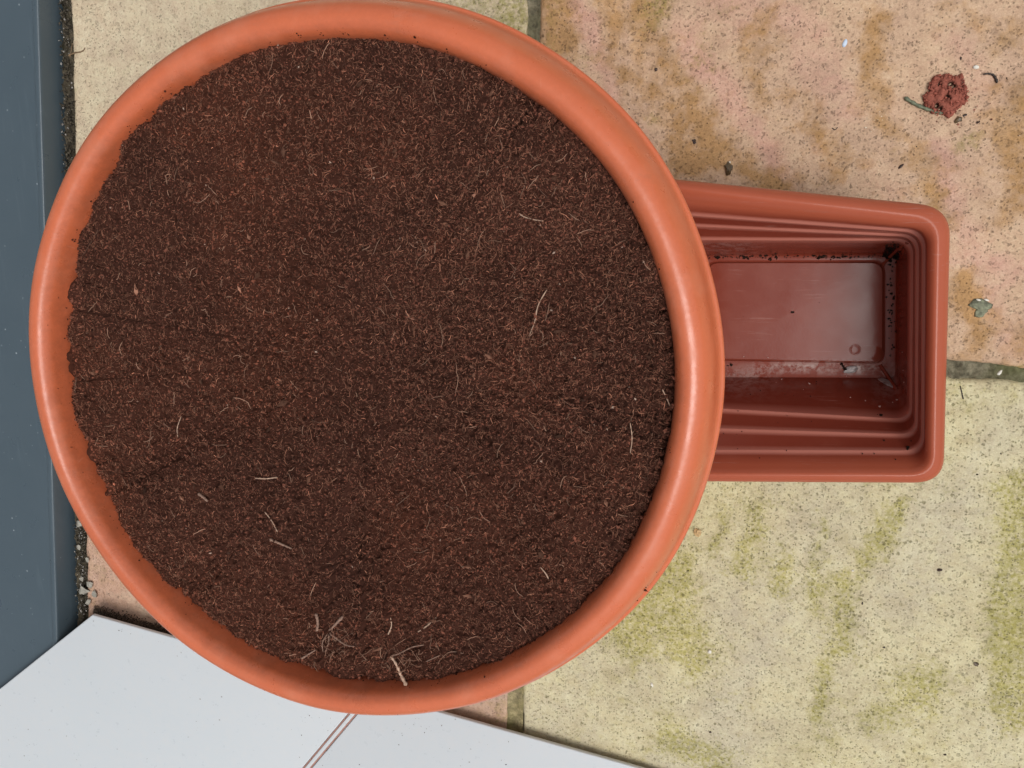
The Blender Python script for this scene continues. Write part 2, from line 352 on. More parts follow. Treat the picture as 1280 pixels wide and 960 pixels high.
def mB(X, Y):
    al = blobs(X, Y, [(820, 10, 22, 35, .75), (875, 70, 25, 35, .45), (890, 90, 15, 30, .4), (1205, 178, 22, 18, .6), (912, 12, 30, 14, .5), (815, 150, 15, 22, .4), (690, 20, 15, 60, .4), (735, 70, 25, 16, .4), (1275, 462, 30, 8, .8)]) + .18 * aniso(X, Y, R(-52), .12, .04, 4)
    pk = strokes(X, Y, [(725, 20, 800, 200, 22, 1), (850, 30, 985, 210, 26, 1), (860, 0, 1010, 40, 26, .8), (1000, 60, 1060, 130, 40, .6), (1180, 60, 1240, 120, 30, .7), (1160, 190, 1250, 340, 26, 1), (1205, 330, 1280, 430, 30, .9), (1040, 180, 1110, 240, 25, .6)], 5)
    bn = strokes(X, Y, [(680, 0, 700, 60, 26, 1), (740, 0, 845, 170, 20, .8), (800, 20, 900, 190, 24, 1), (850, 190, 990, 225, 22, .9), (945, 30, 960, 120, 18, .7), (1000, 120, 1060, 210, 20, .6), (1100, 20, 1112, 160, 20, .85), (1112, 160, 1190, 260, 20, .7), (1250, 140, 1270, 260, 26, .9), (1190, 360, 1215, 440, 22, .9), (1240, 420, 1280, 445, 20, .8), (1210, 0, 1290, 60, 25, .6)], 6) + .3 * np.clip(aniso(X, Y, R(-55), .28, .045, 6) - .35, 0, 1)
    return al, pk * .8, bn * .78
def mC(X, Y):
    al = blobs(X, Y, [(830, 710, 40, 50, .6), (800, 780, 60, 45, .75), (850, 810, 60, 30, .6), (1270, 700, 25, 60, .95), (1265, 800, 30, 90, .85), (1110, 660, 30, 60, .5), (1030, 740, 60, 25, .5), (960, 700, 25, 40, .5), (1060, 790, 30, 50, .5), (1030, 900, 25, 60, .55), (1150, 860, 40, 60, .45), (860, 940, 70, 20, .5), (1250, 610, 40, 25, .5), (930, 625, 50, 20, .4), (1200, 500, 60, 20, .3), (1190, 614, 12, 10, .7)]) * .55 + strokes(X, Y, [(820, 700, 790, 800, 26, 1.3), (860, 700, 850, 820, 20, .7), (850, 760, 880, 850, 22, .8), (1270, 600, 1262, 900, 18, 1.35), (940, 640, 925, 720, 12, .7), (1040, 640, 1020, 760, 10, .6), (1115, 640, 1090, 720, 12, .8), (1060, 720, 1050, 800, 20, .7), (1030, 800, 1020, 900, 10, .8), (1150, 850, 1100, 900, 25, .6), (850, 920, 900, 950, 22, .8), (985, 690, 975, 740, 14, .7), (905, 640, 895, 690, 10, .5)], 14) + .30 * aniso(X, Y, R(78), .10, .03, 14)
    return al, aniso(X, Y, R(70), .3, .1, 15), .75 * np.clip(aniso(X, Y, R(66), .2, .05, 16) - .25, 0, 1)
def mA(X, Y):
    al = blobs(X, Y, [(640, 20, 35, 60, .95), (590, 5, 60, 30, .6), (84, 100, 8, 200, .5)]) + .1 * fbm(X, Y, .08, 4, 24)
    return al, fbm(X, Y, .2, 3, 25) * .6, fbm(X, Y, .1, 3, 26) * .35
def mD(X, Y):
    return blobs(X, Y, [(630, 905, 14, 60, .4)]) + .1 * fbm(X, Y, .08, 4, 34), fbm(X, Y, .2, 3, 35), fbm(X, Y, .1, 3, 36) * .5
# bed the slabs lie in, the mortar of the joints
n = 260; gx = np.linspace(-1.3, 1.5, n); gy = np.linspace(-1.3, 1.3, n); GX, GY = np.meshgrid(gx, gy, indexing='ij')
GZ = -0.012 + (fbm(GX, GY, .03, 3, 50) - .5) * .002
me = mesh_np('paving', np.stack([GX, GY, GZ], -1).reshape(-1, 3), grid_faces(n, n)); paving = link('paving', me, JOINT)
tag(paving, 'sandstone patio paving with mossy mortar joints', None, None, 'structure')
slab(corners['A'], SL_CREAM, paving, 170, 1, 'clean cream slab above and left of the pot', mA)
slab(corners['B'], SL_PINK, paving, 190, 2, 'pink and ochre slab at the top right', mB)
slab(corners['C'], SL_OLIVE, paving, 190, 3, 'buff slab blotched with green algae at the bottom right', mC)
slab(corners['D'], SL_BUFF, paving, 120, 4, 'pale pink slab mostly hidden below the pot', mD)
# the next slabs round the ones in view
jt = 0.011
def nxt(Cs, dv): return [c + dv for c in Cs]
ux = corners['B'][1] - corners['B'][0]; uxn = ux / np.linalg.norm(ux); uy = corners['B'][3] - corners['B'][0]; uyn = uy / np.linalg.norm(uy)
for i, (k, dv, mt) in enumerate([('B', ux + uxn * jt, SL_CREAM), ('C', ux + uxn * jt, SL_BUFF), ('A', uy + uyn * jt, SL_BUFF), ('B', uy + uyn * jt, SL_OLIVE),
                                 ('C', -uy - uyn * jt, SL_PINK), ('D', -uy - uyn * jt, SL_CREAM), ('B', ux + uy + (uxn + uyn) * jt, SL_PINK), ('C', ux - uy + (uxn - uyn) * jt, SL_CREAM)]):
    slab(nxt(corners[k], dv), mt, paving, 40, 60 + i)
# coarse mortar in the joints in view: strip meshes, grainy, proud of the bed
def strip(name, l1, l2, t0, t1, z, mat, parent, seed, amp=0.003, nl=400, nw=12, cols=None):
    t = np.linspace(t0, t1, nl); s_ = np.linspace(-.1, 1.1, nw); T, Q = np.meshgrid(t, s_, indexing='ij')
    A = l1[0] + (l1[1] - l1[0]) * T[..., None]; B = l2[0] + (l2[1] - l2[0]) * T[..., None]; P = A * (1 - Q[..., None]) + B * Q[..., None]
    X, Y = P[..., 0], P[..., 1]; Z = z + (fbm(X, Y, .006, 4, seed) - .5) * amp * 2 - .002 * np.sin(Q * math.pi).clip(0)
    V = np.stack([X, Y, Z], -1).reshape(-1, 3); cc = cols(X, Y).reshape(-1, 3) if cols else None
    me = mesh_np(name, V, grid_faces(nl, nw), True, cc); return link(name, me, mat, parent)
strip('mortar_joint', VL, VR, -.5, .5, -.0045, JOINT, paving, 71, .003, 500)
strip('mortar_joint', VL, VR, .5, 1.3, -.0025, JOINT_L, paving, 73, .0012, 500)
strip('mortar_joint', HT, HB, -7, 5, -.005, JOINT, paving, 72, .003, 900)

# ------------------------------------------------------------ blue grey cill at the left
TZ = 0.022
rp, rq = bp(47, 0, TZ), bp(73, 850, TZ); fp, fq = bp(69, 0, 0), bp(95, 770, 0)
ax = Vector((rq.x - rp.x, rq.y - rp.y, 0)).normalized(); perp = Vector((ax.y, -ax.x, 0))
if perp.x < 0: perp = -perp                       # pointing right, towards the slabs
w_side = (Vector((fp.x, fp.y, 0)) - Vector((rp.x, rp.y, 0))).dot(perp); w_side2 = (Vector((fq.x, fq.y, 0)) - Vector((rp.x, rp.y, 0))).dot(perp)
print('cill side', w_side, w_side2)
ws = max(0.004, 0.5 * (w_side + w_side2))
prof = [(-.16, -.03), (-.16, TZ - .001), (-.0085, TZ), (-.0065, TZ + .0002), (-.0045, TZ + .0016), (-.001, TZ + .0019), (.0012, TZ + .0012), (.002, TZ - .0006), (ws * .85, .006), (ws, .001), (ws, -.03)]
prof = chaikin(prof, 2, .2); ts = np.linspace(-.7, .9, 60)
V = np.array([[rp.x + ax.x * t + perp.x * q[0], rp.y + ax.y * t + perp.y * q[0], q[1]] for t in ts for q in prof])
me = mesh_np('door_cill', V, grid_faces(len(ts), len(prof))); fixn(me)
cill = empty('door_cill', (rp.x, rp.y, 0)); tag(cill, 'long blue grey painted metal sill running down the left side', 'sill')
o = link('sill_face', me, CILL, cill); local(o, me, (0, 0, 0)); o.location = (-rp.x, -rp.y, 0)
# grit, moss and stones in the gap between sill and slabs
GL = (bp2(69, 0, 0), bp2(96, 770, 0)); GRt = (bp2(88, 0, 0), bp2(109, 770, 0))
def gapc(X, Y):
    a = fbm(X, Y, .008, 4, 81)[..., None]; g = fbm(X, Y, .05, 3, 82)[..., None]
    a = np.clip(a * 2.2 - .6, 0, 1); c = (1 - a) * np.array((.012, .010, .007)) + a * np.array((.10, .08, .055)); return c * (1 - g * .3) + g * .3 * np.array((.08, .075, .03))
o = strip('gap_soil', GL, GRt, -.6, 1.35, -.004, GRAVEL, None, 83, .004, 700, 14, gapc)
tag(o, 'dark gritty soil and moss filling the gap beside the sill', 'soil', None, 'stuff')
OCT = np.array([(1, 0, 0), (-1, 0, 0), (0, 1, 0), (0, -1, 0), (0, 0, 1), (0, 0, -1)], float)
OCF = np.array([(0, 2, 4), (2, 1, 4), (1, 3, 4), (3, 0, 4), (2, 0, 5), (1, 2, 5), (3, 1, 5), (0, 3, 5)])
def scatter(name, P, size, cols, mat, rng, elong=1.0, smooth=False, parent=None):
    n = len(P); q = rng.normal(size=(n, 3, 3)); Q, _ = np.linalg.qr(q)
    k = OCT[None] * (1 + rng.uniform(-.35, .35, (n, 6, 1))); sc = np.stack([size * elong, size * rng.uniform(.6, 1, n), size * rng.uniform(.5, .9, n)], 1)
    V = np.einsum('nij,nkj->nki', Q, k * sc[:, None, :]) + P[:, None, :]
    Fc = (OCF[None] + (np.arange(n) * 6)[:, None, None]).reshape(-1, 3)
    me = mesh_np(name, V.reshape(-1, 3), Fc, smooth, np.repeat(cols, 6, 0)); return link(name, me, mat, parent)
n = 4500; t = RNG.uniform(-.05, 1.05, n); q = np.clip(RNG.normal(.5, .3, n), 0, 1.05)
P2 = (GL[0] + (GL[1] - GL[0]) * t[:, None]) * (1 - q[:, None]) + (GRt[0] + (GRt[1] - GRt[0]) * t[:, None]) * q[:, None]
cc = RNG.uniform(.02, .12, (n, 1)) * np.array((1, .85, .62)); pale = (RNG.random(n) < .13) & (t > .3) | (RNG.random(n) < .03); cc[pale] = RNG.uniform(.25, .5, (pale.sum(), 1)) * np.array((1, .95, .88))
tag(scatter('gap_grit', np.c_[P2, RNG.uniform(-.006, .001, n)], RNG.uniform(.0005, .0017, n), cc, GRAVEL, RNG), 'loose dark and pale grit lying in the gap beside the sill', 'grit', None, 'stuff')
m_stone = plain('pale_pebble', (.34, .32, .27), .6, .25, 200, .0004)
m_tan = plain('tan_stone', (.62, .42, .20), .6, .25, 250, .0004)
for px, py, sx, sy, rot, lab in [(99, 655, .0055, .0035, .6, 'flat grey pebble in the gap just below the pot rim'), (109, 700, .002, .003, 0, 'small white pebble against the slab edge in the gap'),
      (103, 738, .0065, .005, .4, 'largest pale pebble in the gap near the white board corner'), (112, 731, .0045, .0035, 1, 'pale angular pebble touching the pink slab corner'),
      (118, 743, .004, .0035, 2, 'pale pebble resting on the corner of the pink slab'), (102, 724, .003, .0025, .3, 'small pale pebble above the largest one in the gap'),
      (99, 684, .002, .0028, 0, 'tiny white pebble midway along the lower gap'), (110, 752, .0035, .003, 0, 'dirty pebble lowest in the gap by the board')]:
    p = bp(px, py, .002); me = blob_mesh('pebble', (sx * 1.25, sy * 1.25, min(sx, sy) * .55), int(px * py), 1, .5)
    o = link('pebble', me, m_stone); o.location = p; o.rotation_euler = (0, 0, rot); tag(o, lab, 'pebble', 'pebbles in the gap beside the sill')

# ------------------------------------------------------------ white boards at the bottom left
BA, BB, BC = bp(115, 769, .031), bp(800, 961, .009), bp(0, 861, .033)
nrm = (BB - BA).cross(BC - BA).normalized(); nrm = nrm if nrm.z > 0 else -nrm
def bpl(px, py):
    d = ray(px, py); t = (BA - CP).dot(nrm) / d.dot(nrm); return CP + d * t
board = empty('white_board', bpl(385, 940)); tag(board, 'white laminate board of two panels lying over the sill corner', 'board')
def panel(pts, name='panel', mat=WHITE, th=.005, up=0.0, bev=.0012, ch=()):
    """polygon of world points on the board plane, given thickness downwards"""
    b = bmesh.new(); vs = [b.verts.new(Vector(p) + nrm * up) for p in pts]; f = b.faces.new(vs); f.normal_update()
    if f.normal.dot(nrm) < 0: f.normal_flip()
    r = bmesh.ops.extrude_face_region(b, geom=[f]); vv = [g for g in r['geom'] if isinstance(g, bmesh.types.BMVert)]
    for v in vv: v.co -= nrm * th
    bmesh.ops.recalc_face_normals(b, faces=b.faces)
    bmesh.ops.bevel(b, geom=list(b.edges), offset=bev, segments=3, profile=.5, affect='EDGES')
    me = bpy.data.meshes.new(name); b.to_mesh(me); b.free()
    for p in me.polygons: p.use_smooth = True
    me.set_sharp_from_angle(angle=R(40)); o = link(name, me, mat, board); me.transform(Matrix.Translation(-board.location)); return o
j0, j1 = bpl(443, 890), bpl(384, 960); jd = (j1 - j0).normalized(); fd = (BB - BA).normalized(); g = .0050
fr = BA + fd * ((j0 - BA).dot(fd) - 0)          # meet of joint with the front edge
def meet(p, d, q, e):                            # lines p+td and q+se in the board plane
    n2 = nrm.cross(e); return p + d * ((q - p).dot(n2) / d.dot(n2))
jf = meet(j0, jd, BA, fd); ed = (BC - BA).normalized(); L = .55
far = BA + ed * .5
jb = jf + jd * .5
panel([BA, jf - fd * g, jb - fd * g, far], 'panel')['label'] = 'larger panel at the sill corner'
panel([jf + fd * g, BB + fd * .25, BB + fd * .25 + jd * .5, jb + fd * g], 'panel')['label'] = 'panel on the right of the joint'
m_trim = plain('brown_reflection_trim', (.36, .19, .15), .3, .2, 150, .0002)  # the brown is a painted reflection of the terracotta pot in the seam
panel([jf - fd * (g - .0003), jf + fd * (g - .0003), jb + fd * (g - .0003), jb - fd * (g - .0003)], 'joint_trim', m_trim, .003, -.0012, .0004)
c_ = .0024
panel([jf - fd * c_, jf + fd * c_, jb + fd * c_, jb - fd * c_], 'trim_ridge', WHITE, .003, -.0002, .0004)
# dirt caught along the board edge
n = 3200; t = RNG.random(n) ** 1.3; a = np.array(bp(118, 768, 0))[:2]; c = np.array(bp(285, 812, 0))[:2]
q = np.abs(RNG.normal(0, .0055, n)) * (1 - .5 * t); P2 = a + (c - a) * t[:, None] + q[:, None] * np.array((.25, 1.0)) 
cc = RNG.uniform(.04, .2, (n, 1)) * np.array((1, .72, .5))
tag(scatter('board_edge_dirt', np.c_[P2, RNG.uniform(-.001, .002, n)], RNG.uniform(.0004, .0015, n), cc, GRAVEL, RNG), 'line of brown dirt along the edge of the white board', 'dirt', None, 'stuff')

Pb = [bpl(random.gauss(405, 16), random.uniform(893, 958)) + nrm * .0003 for _ in range(45)] + [bpl(random.gauss(520, 20), 905 + random.random() * 12) + nrm * .0003 for _ in range(14)] + [bpl(random.uniform(20, 640), random.uniform(900, 958)) + nrm * .0003 for _ in range(40)] + [bpl(115 + t * 420 + random.gauss(0, 2), 773 + t * 128 + random.random() * 5) + nrm * .0003 for t in np.random.default_rng(3).random(60)]
Pb = np.array([tuple(p) for p in Pb]); n = len(Pb); tag(scatter('board_specks', Pb, RNG.gamma(3, .00013, n).clip(.0002, .0009), np.full((n, 3), (.09, .07, .055)) * RNG.uniform(.5, 2, (n, 1)), GRAVEL, RNG), 'dark specks of dirt on the white board', 'dirt', None, 'stuff')
# ------------------------------------------------------------ round pot
RZ = 0.28
outer = [(50, 300), (94, 187), (131, 134), (200, 62), (272, 22), (340, 0), (38, 420), (43, 480), (62.5, 560), (104, 660), (167, 739), (225, 797), (300, 847), (367, 874.6), (442, 891), (529, 894), (596, 881), (655, 862), (731, 822), (782, 776), (834, 717), (852, 685), (885, 606), (901, 533), (905, 456), (893, 354), (870, 289), (841, 222), (819, 187.5), (779, 137.5), (716, 78), (669, 47), (607, 14), (560, -1), (450, -9)]
PZO = RZ - .016
outer = [(x, y + 5 * max(0, (y - 700) / 190)) for x, y in outer]
W = np.array([bp2(x, y, PZO) for x, y in outer])
A = np.c_[2 * W, np.ones(len(W))]; s_, *_ = np.linalg.lstsq(A, (W ** 2).sum(1), rcond=None); PC = s_[:2]
th = np.arctan2(W[:, 1] - PC[1], W[:, 0] - PC[0]); rr = np.hypot(*(W - PC).T)
FB = lambda t: np.stack([np.ones_like(t), np.cos(t), np.sin(t), np.cos(2 * t), np.sin(2 * t), np.cos(3 * t), np.sin(3 * t)], -1)
co, *_ = np.linalg.lstsq(FB(th), rr, rcond=None); print('pot', PC, co, 'resid', np.abs(FB(th) @ co - rr).max())
RO = lambda t: FB(np.asarray(t, float)) @ co
R0 = co[0]
pot = empty('plant_pot', (PC[0], PC[1], 0)); tag(pot, 'large round terracotta coloured plastic pot filled to the rim with compost', 'plant pot')
rim_prof = [(-.004, -.038), (-.0005, -.036), (.0004, -.0290), (-.0004, -.0268), (-.0022, -.0260), (-.0034, -.0240), (-.0058, -.0140), (-.0100, -.0055), (-.0145, -.0015), (-.0200, 0.0), (-.0245, -.0016), (-.0280, -.0065), (-.0292, -.0130), (-.0310, -.030)]
rim_prof = chaikin(rim_prof, 2, .25)
NT = 360; TH = np.arange(NT) / NT * 2 * math.pi
def revolve(prof, name, mat, parent, cf=None):
    cs = []
    for dr, z in prof:
        r = RO(TH) + dr; wob = (.0004 * np.sin(TH * 5 + z * 40) + .0003 * np.sin(TH * 11 + 1))
        cs.append(np.stack([(r + wob) * np.cos(TH), (r + wob) * np.sin(TH), np.full(NT, z)], 1))
    V, Fc, n_ = loft(cs); me = mesh_np(name, V, Fc, True, None if cf is None else np.repeat(np.array([[cf(*q), 0, 0] for q in prof]), NT, 0)); fixn(me, 60); return link(name, me, mat, parent), V
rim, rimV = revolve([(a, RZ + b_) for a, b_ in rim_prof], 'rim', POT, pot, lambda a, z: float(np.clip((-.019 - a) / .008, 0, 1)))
base_r = .118; bs = base_r - R0
body_prof = chaikin([(-.0312, RZ - .029), (-.034, RZ - .06), (bs, .006), (bs - .01, .004), (-R0 + .001, .004), (-R0 + .001, .001), (bs - .004, 0.0), (bs + .004, .004), (-.026, RZ - .06), (-.0265, RZ - .032)], 1, .08)
body, bodyV = revolve(body_prof, 'body', POT, pot)
# ray caster on the pot
def bvh(objs):
    Vs, Fs = [], []; k = 0
    for o in objs:
        mw = Matrix.Translation(o.location)
        if o.parent: mw = Matrix.Translation(o.parent.location) @ mw
        Vs += [mw @ v.co for v in o.data.vertices]; Fs += [[i + k for i in p.vertices] for p in o.data.polygons]; k = len(Vs)
    return BVHTree.FromPolygons(Vs, Fs)
PB = bvh([rim, body])
# ------------------------------------------------------------ compost
edge = [(375,45),(340,57),(300,72),(285,78),(262,90),(240,108),(215,118),(203,122),(198,134),(190,150),(172,157),(165,163),(152,180),(150,200),(146,212),(133,228),(118,250),(116,268),(103,290),(98,300),(100,325),(98,345),(100,362),(95,385),(88,397),(85,419),(94,437),(99,456),(100,472),(92,480),(91,503),(97,531),(106,547),(117,550),(124,569),(123,590),(138.6,611.6),(144,630),(155,658),(167,679.5),(181,698),(195,706.5),(202,722),(218,733),(232,741.6),(250,747.5),(254.6,763),(267.5,772),(281.5,782.6),(292,793),(325,812),(367,827),(394,834),(436,838.6),(454.5,843),(464,841),(490,844),(497,851),(521,850),(544.5,846),(571,841),(613,829),(664,803),(697.5,782),(731,751),(773.5,702),(787.5,680),(806,642),(822.6,600),(833,560),(840,520),(842,480),(839,430),(833,380),(823,330),(801,290),(785,259),(747.5,206),(716,169),(679,134),(638,106),(600.6,84),(560,66),(520,53),(480,46),(430,41),(400,42)]
E = np.array(edge, float); SC = np.array((466., 447.))
ang = np.arctan2(E[:, 1] - SC[1], E[:, 0] - SC[0]); rad_ = np.hypot(*(E - SC).T); o_ = np.argsort(ang); ang, rad_ = ang[o_], rad_[o_]
NTH, NR = 1100, 340; st = np.linspace(-math.pi, math.pi, NTH, endpoint=False)
brad = np.interp(st, ang, rad_, period=2 * math.pi) + (fbm(np.cos(st) * .3 + 3, np.sin(st) * .3 + 3, .006, 3, 91) - .5) * 7
SZ = RZ - .014
edge3 = np.zeros((NTH, 3)); tuck = np.zeros(NTH)
for i, t_ in enumerate(st):
    px, py = SC + brad[i] * np.array((math.cos(t_), math.sin(t_)))
    loc, *_ = PB.ray_cast(CP, ray(px, py)); z = SZ + .002 if loc is None else min(max(loc.z, SZ - .012), SZ + .002)
    far_side = loc is not None and abs(z - loc.z) < 1e-6
    q = loc if far_side else bp(px, py, min(z, SZ) if loc is None or loc.z > SZ else SZ - .003)
    edge3[i] = (q.x, q.y, q.z); tuck[i] = 0 if far_side else 1
print('soil edge z', edge3[:, 2].min(), edge3[:, 2].max())
c3 = np.array(bp(*SC, SZ))
rho = np.linspace(0, 1, NR) ** .88
ez = edge3[:, 2].copy(); kk = np.ones(41) / 41; ezs = np.convolve(np.r_[ez[-20:], ez, ez[:20]], kk, 'valid')
P = c3[None, None, :2] + (edge3[None, :, :2] - c3[:2]) * rho[:, None, None]
X, Y = P[..., 0], P[..., 1]
rh = rho[:, None] * np.ones(NTH)[None]; ew = np.clip((rh - .8) / .2, 0, 1) ** 2
base = SZ + .004 * (1 - rh ** 2) + (fbm(X, Y, .09, 3, 92) - .5) * .006
ew2 = np.clip((rh - .965) / .035, 0, 1)
Z = base * (1 - ew) + (ezs[None] + .0015) * ew; Z = Z * (1 - ew2) + ez[None] * ew2
det = (fbm(X, Y, .009, 3, 93) - .5) * .0045 + (fbm(X, Y, .0026, 3, 94) - .5) * .0075
Z = Z + det * (1 - .6 * ew2)
def soilcol(X, Y, rng=None):
    red = fbm(X, Y, .10, 4, 95)[..., None]; v = fbm(X, Y, .03, 4, 96)[..., None]
    c = np.array((.098, .037, .024)) * (.75 + .5 * v); rb = np.array((.140, .047, .027)) * (.75 + .5 * v)
    bl = blobs(X, Y, [(552, 300, 14, 14, .9), (235, 172, 30, 14, .7), (400, 400, 60, 60, .25), (650, 480, 60, 60, .3), (470, 190, 60, 40, .3), (410, 520, 40, 30, .3)], SZ)[..., None]
    k = np.clip((red - .45) * 1.8 + bl, 0, 1); return c * (1 - k) + rb * k
cols = soilcol(X, Y) * .5  # layer under the crumbs darkened: shade of the gaps painted in
V = np.stack([X, Y, Z], -1); ring = V[-1].copy(); cen = V[-1][:, :2] - c3[:2]; tk = np.convolve(np.r_[tuck[-5:], tuck, tuck[:5]], np.ones(11) / 11, 'valid')[:, None]; ring[:, :2] += cen * (.02 + .03 * tk); ring[:, 2] -= .012 * (1 - .8 * tk[:, 0])
V = np.concatenate([V.reshape(-1, 3), ring]); cols = np.concatenate([cols.reshape(-1, 3), cols[-1]])
me = mesh_np('compost', V, grid_faces(NR + 1, NTH, True), True, cols)
soil = link('compost', me, SOIL); tag(soil, 'dark reddish brown coir compost filling the round pot', 'compost', None, 'stuff')
def on_soil(n, rng, lo=0, hi=1.0):
    r = np.sqrt(rng.uniform(lo ** 2, hi ** 2, n)); ti = rng.integers(0, NTH, n); ri = np.clip(np.searchsorted(rho, r), 1, NR - 1)
    return np.stack([X[ri, ti], Y[ri, ti], Z[ri, ti]], 1) + rng.normal(0, 1, (n, 3)) * (.0003, .0003, 0)
n = 120000; P = on_soil(n, RNG, 0, 1.0); sz = RNG.gamma(3.2, .00015, n).clip(.00028, .0012)
cc = soilcol(P[:, 0], P[:, 1]) * RNG.lognormal(0.08, .62, (n, 1)).clip(.3, 2.3); lt = RNG.random(n) < .02; cc[lt] = cc[lt] * 1.2 + np.array((.035, .025, .018))
cc[RNG.random(n) < .0012] = (.5, .36, .28)
P[:, 2] += sz * RNG.uniform(-.2, .9, n)
crumbs = scatter('compost_crumbs', P, sz, cc, SOIL, RNG, 1.4); tag(crumbs, 'loose crumbs of brown compost covering the top of the potted compost', 'compost', None, 'stuff')
n = 9000; ti = RNG.integers(0, NTH, n); ri = RNG.integers(NR - 7, NR, n); P = np.stack([X[ri, ti], Y[ri, ti], Z[ri, ti]], 1) + RNG.normal(0, 1, (n, 3)) * (.0005, .0005, .0004); P[:, 2] -= RNG.uniform(0, .003, n) * (ri == NR - 1)
ti = RNG.integers(0, NTH, 12000); tq = RNG.random((12000, 1)) ** 1.3 * .7; P = np.concatenate([P, V[:-NTH][-NTH:][ti] * (1 - tq) + ring[ti] * tq + RNG.normal(0, .0003, (12000, 3))]); n = len(P)
tag(scatter('compost_edge_crumbs', P, RNG.gamma(3.5, .00018, n).clip(.0003, .0016), soilcol(P[:, 0], P[:, 1]) * RNG.lognormal(0, .5, (n, 1)), SOIL, RNG, 1.3), 'crumbs of compost breaking away along the rim of the pot', 'compost', None, 'stuff')
n = 170; P = on_soil(n, RNG, 0, .98); P[:, 2] += .0010
tag(scatter('bark_chips', P, RNG.gamma(6, .00024, n).clip(.0008, .0026), np.array((.13, .062, .040)) * RNG.lognormal(0, .45, (n, 1)), SOIL, RNG, 1.9), 'small brown bark chips and lumps lying in the compost', 'bark chips', None, 'stuff')
# fibres: short curved hairs lying on the surface
def fibres(name, P, ln, wd, cols, rng, seg=5):
    n = len(P); a = rng.uniform(0, 2 * math.pi, n); cur = rng.normal(0, .6, n); sgm = np.linspace(-.5, .5, seg)
    ta = a[:, None] + cur[:, None] * sgm[None] * 1.6 + rng.normal(0, .18, (n, seg))
    st_ = ln[:, None] / (seg - 1); dx = np.cumsum(np.cos(ta) * st_, 1); dy = np.cumsum(np.sin(ta) * st_, 1)
    dx -= dx.mean(1, keepdims=True); dy -= dy.mean(1, keepdims=True)
    z = np.sin((sgm + .5) * math.pi)[None] * ln[:, None] * rng.uniform(-.06, .16, n)[:, None] + rng.uniform(-.1, .1, n)[:, None] * ln[:, None] * sgm[None]
    C = np.stack([P[:, 0, None] + dx, P[:, 1, None] + dy, P[:, 2, None] + z], -1)
    nx_, ny_ = -np.sin(ta), np.cos(ta); N_ = np.stack([nx_, ny_, np.zeros_like(nx_)], -1)
    tp = (np.array([.45] + [1] * (seg - 2) + [.4]))[None, :, None]; wv = wd[:, None, None] * tp
    up = np.array((0, 0, 1.)) * wv
    V = np.stack([C + N_ * wv, C - N_ * wv, C + up * 1.3], 2)        # triangular section
    i, j, k = np.meshgrid(np.arange(n), np.arange(seg - 1), np.arange(3), indexing='ij'); b0 = (i * seg + j) * 3; k2 = (k + 1) % 3
    Fc = np.stack([b0 + k, b0 + k2, b0 + 3 + k2, b0 + 3 + k], -1).reshape(-1, 4)
    me = mesh_np(name, V.reshape(-1, 3), Fc, True, np.repeat(cols, seg * 3, 0)); return link(name, me, FIB)
n = 48000; P = on_soil(n, RNG, 0, .99); P[:, 2] += .0006
fc = np.array((.235, .105, .064)) * RNG.lognormal(0, .5, (n, 1))
o = fibres('coir_fibres', P, RNG.gamma(2.6, .0009, n).clip(.001, .009), RNG.uniform(.00009, .0002, n), fc, RNG)
tag(o, 'fine short tan coir fibres strewn over the compost', 'fibres', None, 'stuff')
n = 330; P = on_soil(n, RNG, 0, .98); P[:, 2] += .0012
fc = np.array((.40, .235, .16)) * RNG.lognormal(0, .28, (n, 1))
o = fibres('pale_rootlets', P, RNG.gamma(5, .0017, n).clip(.004, .022), RNG.uniform(.00011, .00024, n), fc, RNG, 8)
tag(o, 'longer pale curled rootlets lying on the compost', 'fibres', None, 'stuff')
# twigs large enough to tell apart
SB = bvh([soil])
def hit(tree, px, py, zf=0.0):
    loc, *_ = tree.ray_cast(CP, ray(px, py)); return loc if loc else bp(px, py, zf)
m_twig = plain('dry_twig', (.26, .155, .11), .75, .35, 500, .0003); m_twig2 = plain('pale_root', (.46, .30, .21), .6, .3, 500, .0002)
def twig(name, pts, r0, r1, mat, lab, cat, tree=None, lift=.0013, group=None, zf=None):
    zf = (SZ + .001 if tree is None else 0) if zf is None else zf
    P = [hit(tree or SB, x, y, zf) for x, y in pts]; P = [np.array((p.x, p.y, p.z)) for p in P]
    P = smooth_path(P, 22); zz = P[:, 2].copy(); P[:, 2] = np.convolve(np.r_[zz[0], zz[0], zz, zz[-1], zz[-1]], np.ones(5) / 5, 'valid') + lift
    r = np.linspace(r0, r1, len(P)) * (1 + .22 * np.sin(np.arange(len(P)) * 1.7 + pts[0][0])); r[0] *= .5; r[-1] *= .4
    V, Fc = tube_arrays(P, r, 7); c = P.mean(0); me = mesh_np(name, V - c, Fc)
    b = bmesh.new(); b.from_mesh(me); bmesh.ops.holes_fill(b, edges=b.edges); bmesh.ops.recalc_face_normals(b, faces=b.faces); b.to_mesh(me); b.free()
    o = link(name, me, mat); o.location = c; tag(o, lab, cat, group); return o
GT = 'twigs and roots on the compost'
twig('twig', [(489, 819), (496, 828), (502, 842), (509, 856)], .0008, .0014, m_twig2, 'pale broken twig overhanging the bottom edge of the compost onto the rim', 'twig', group=GT)
twig('twig', [(491, 819), (502, 815), (516, 807), (531, 805)], .0005, .0004, m_twig, 'thin brown twig running right from the top of the overhanging one', 'twig', group=GT)
twig('twig', [(396, 766), (399, 777), (397, 788)], .0011, .0009, m_twig, 'short upright grey brown twig left of the small root tangle', 'twig', group=GT)
twig('twig', [(430, 769), (421, 779), (412, 787)], .0013, .0006, m_twig, 'split slanting twig above the small root tangle', 'twig', group=GT)
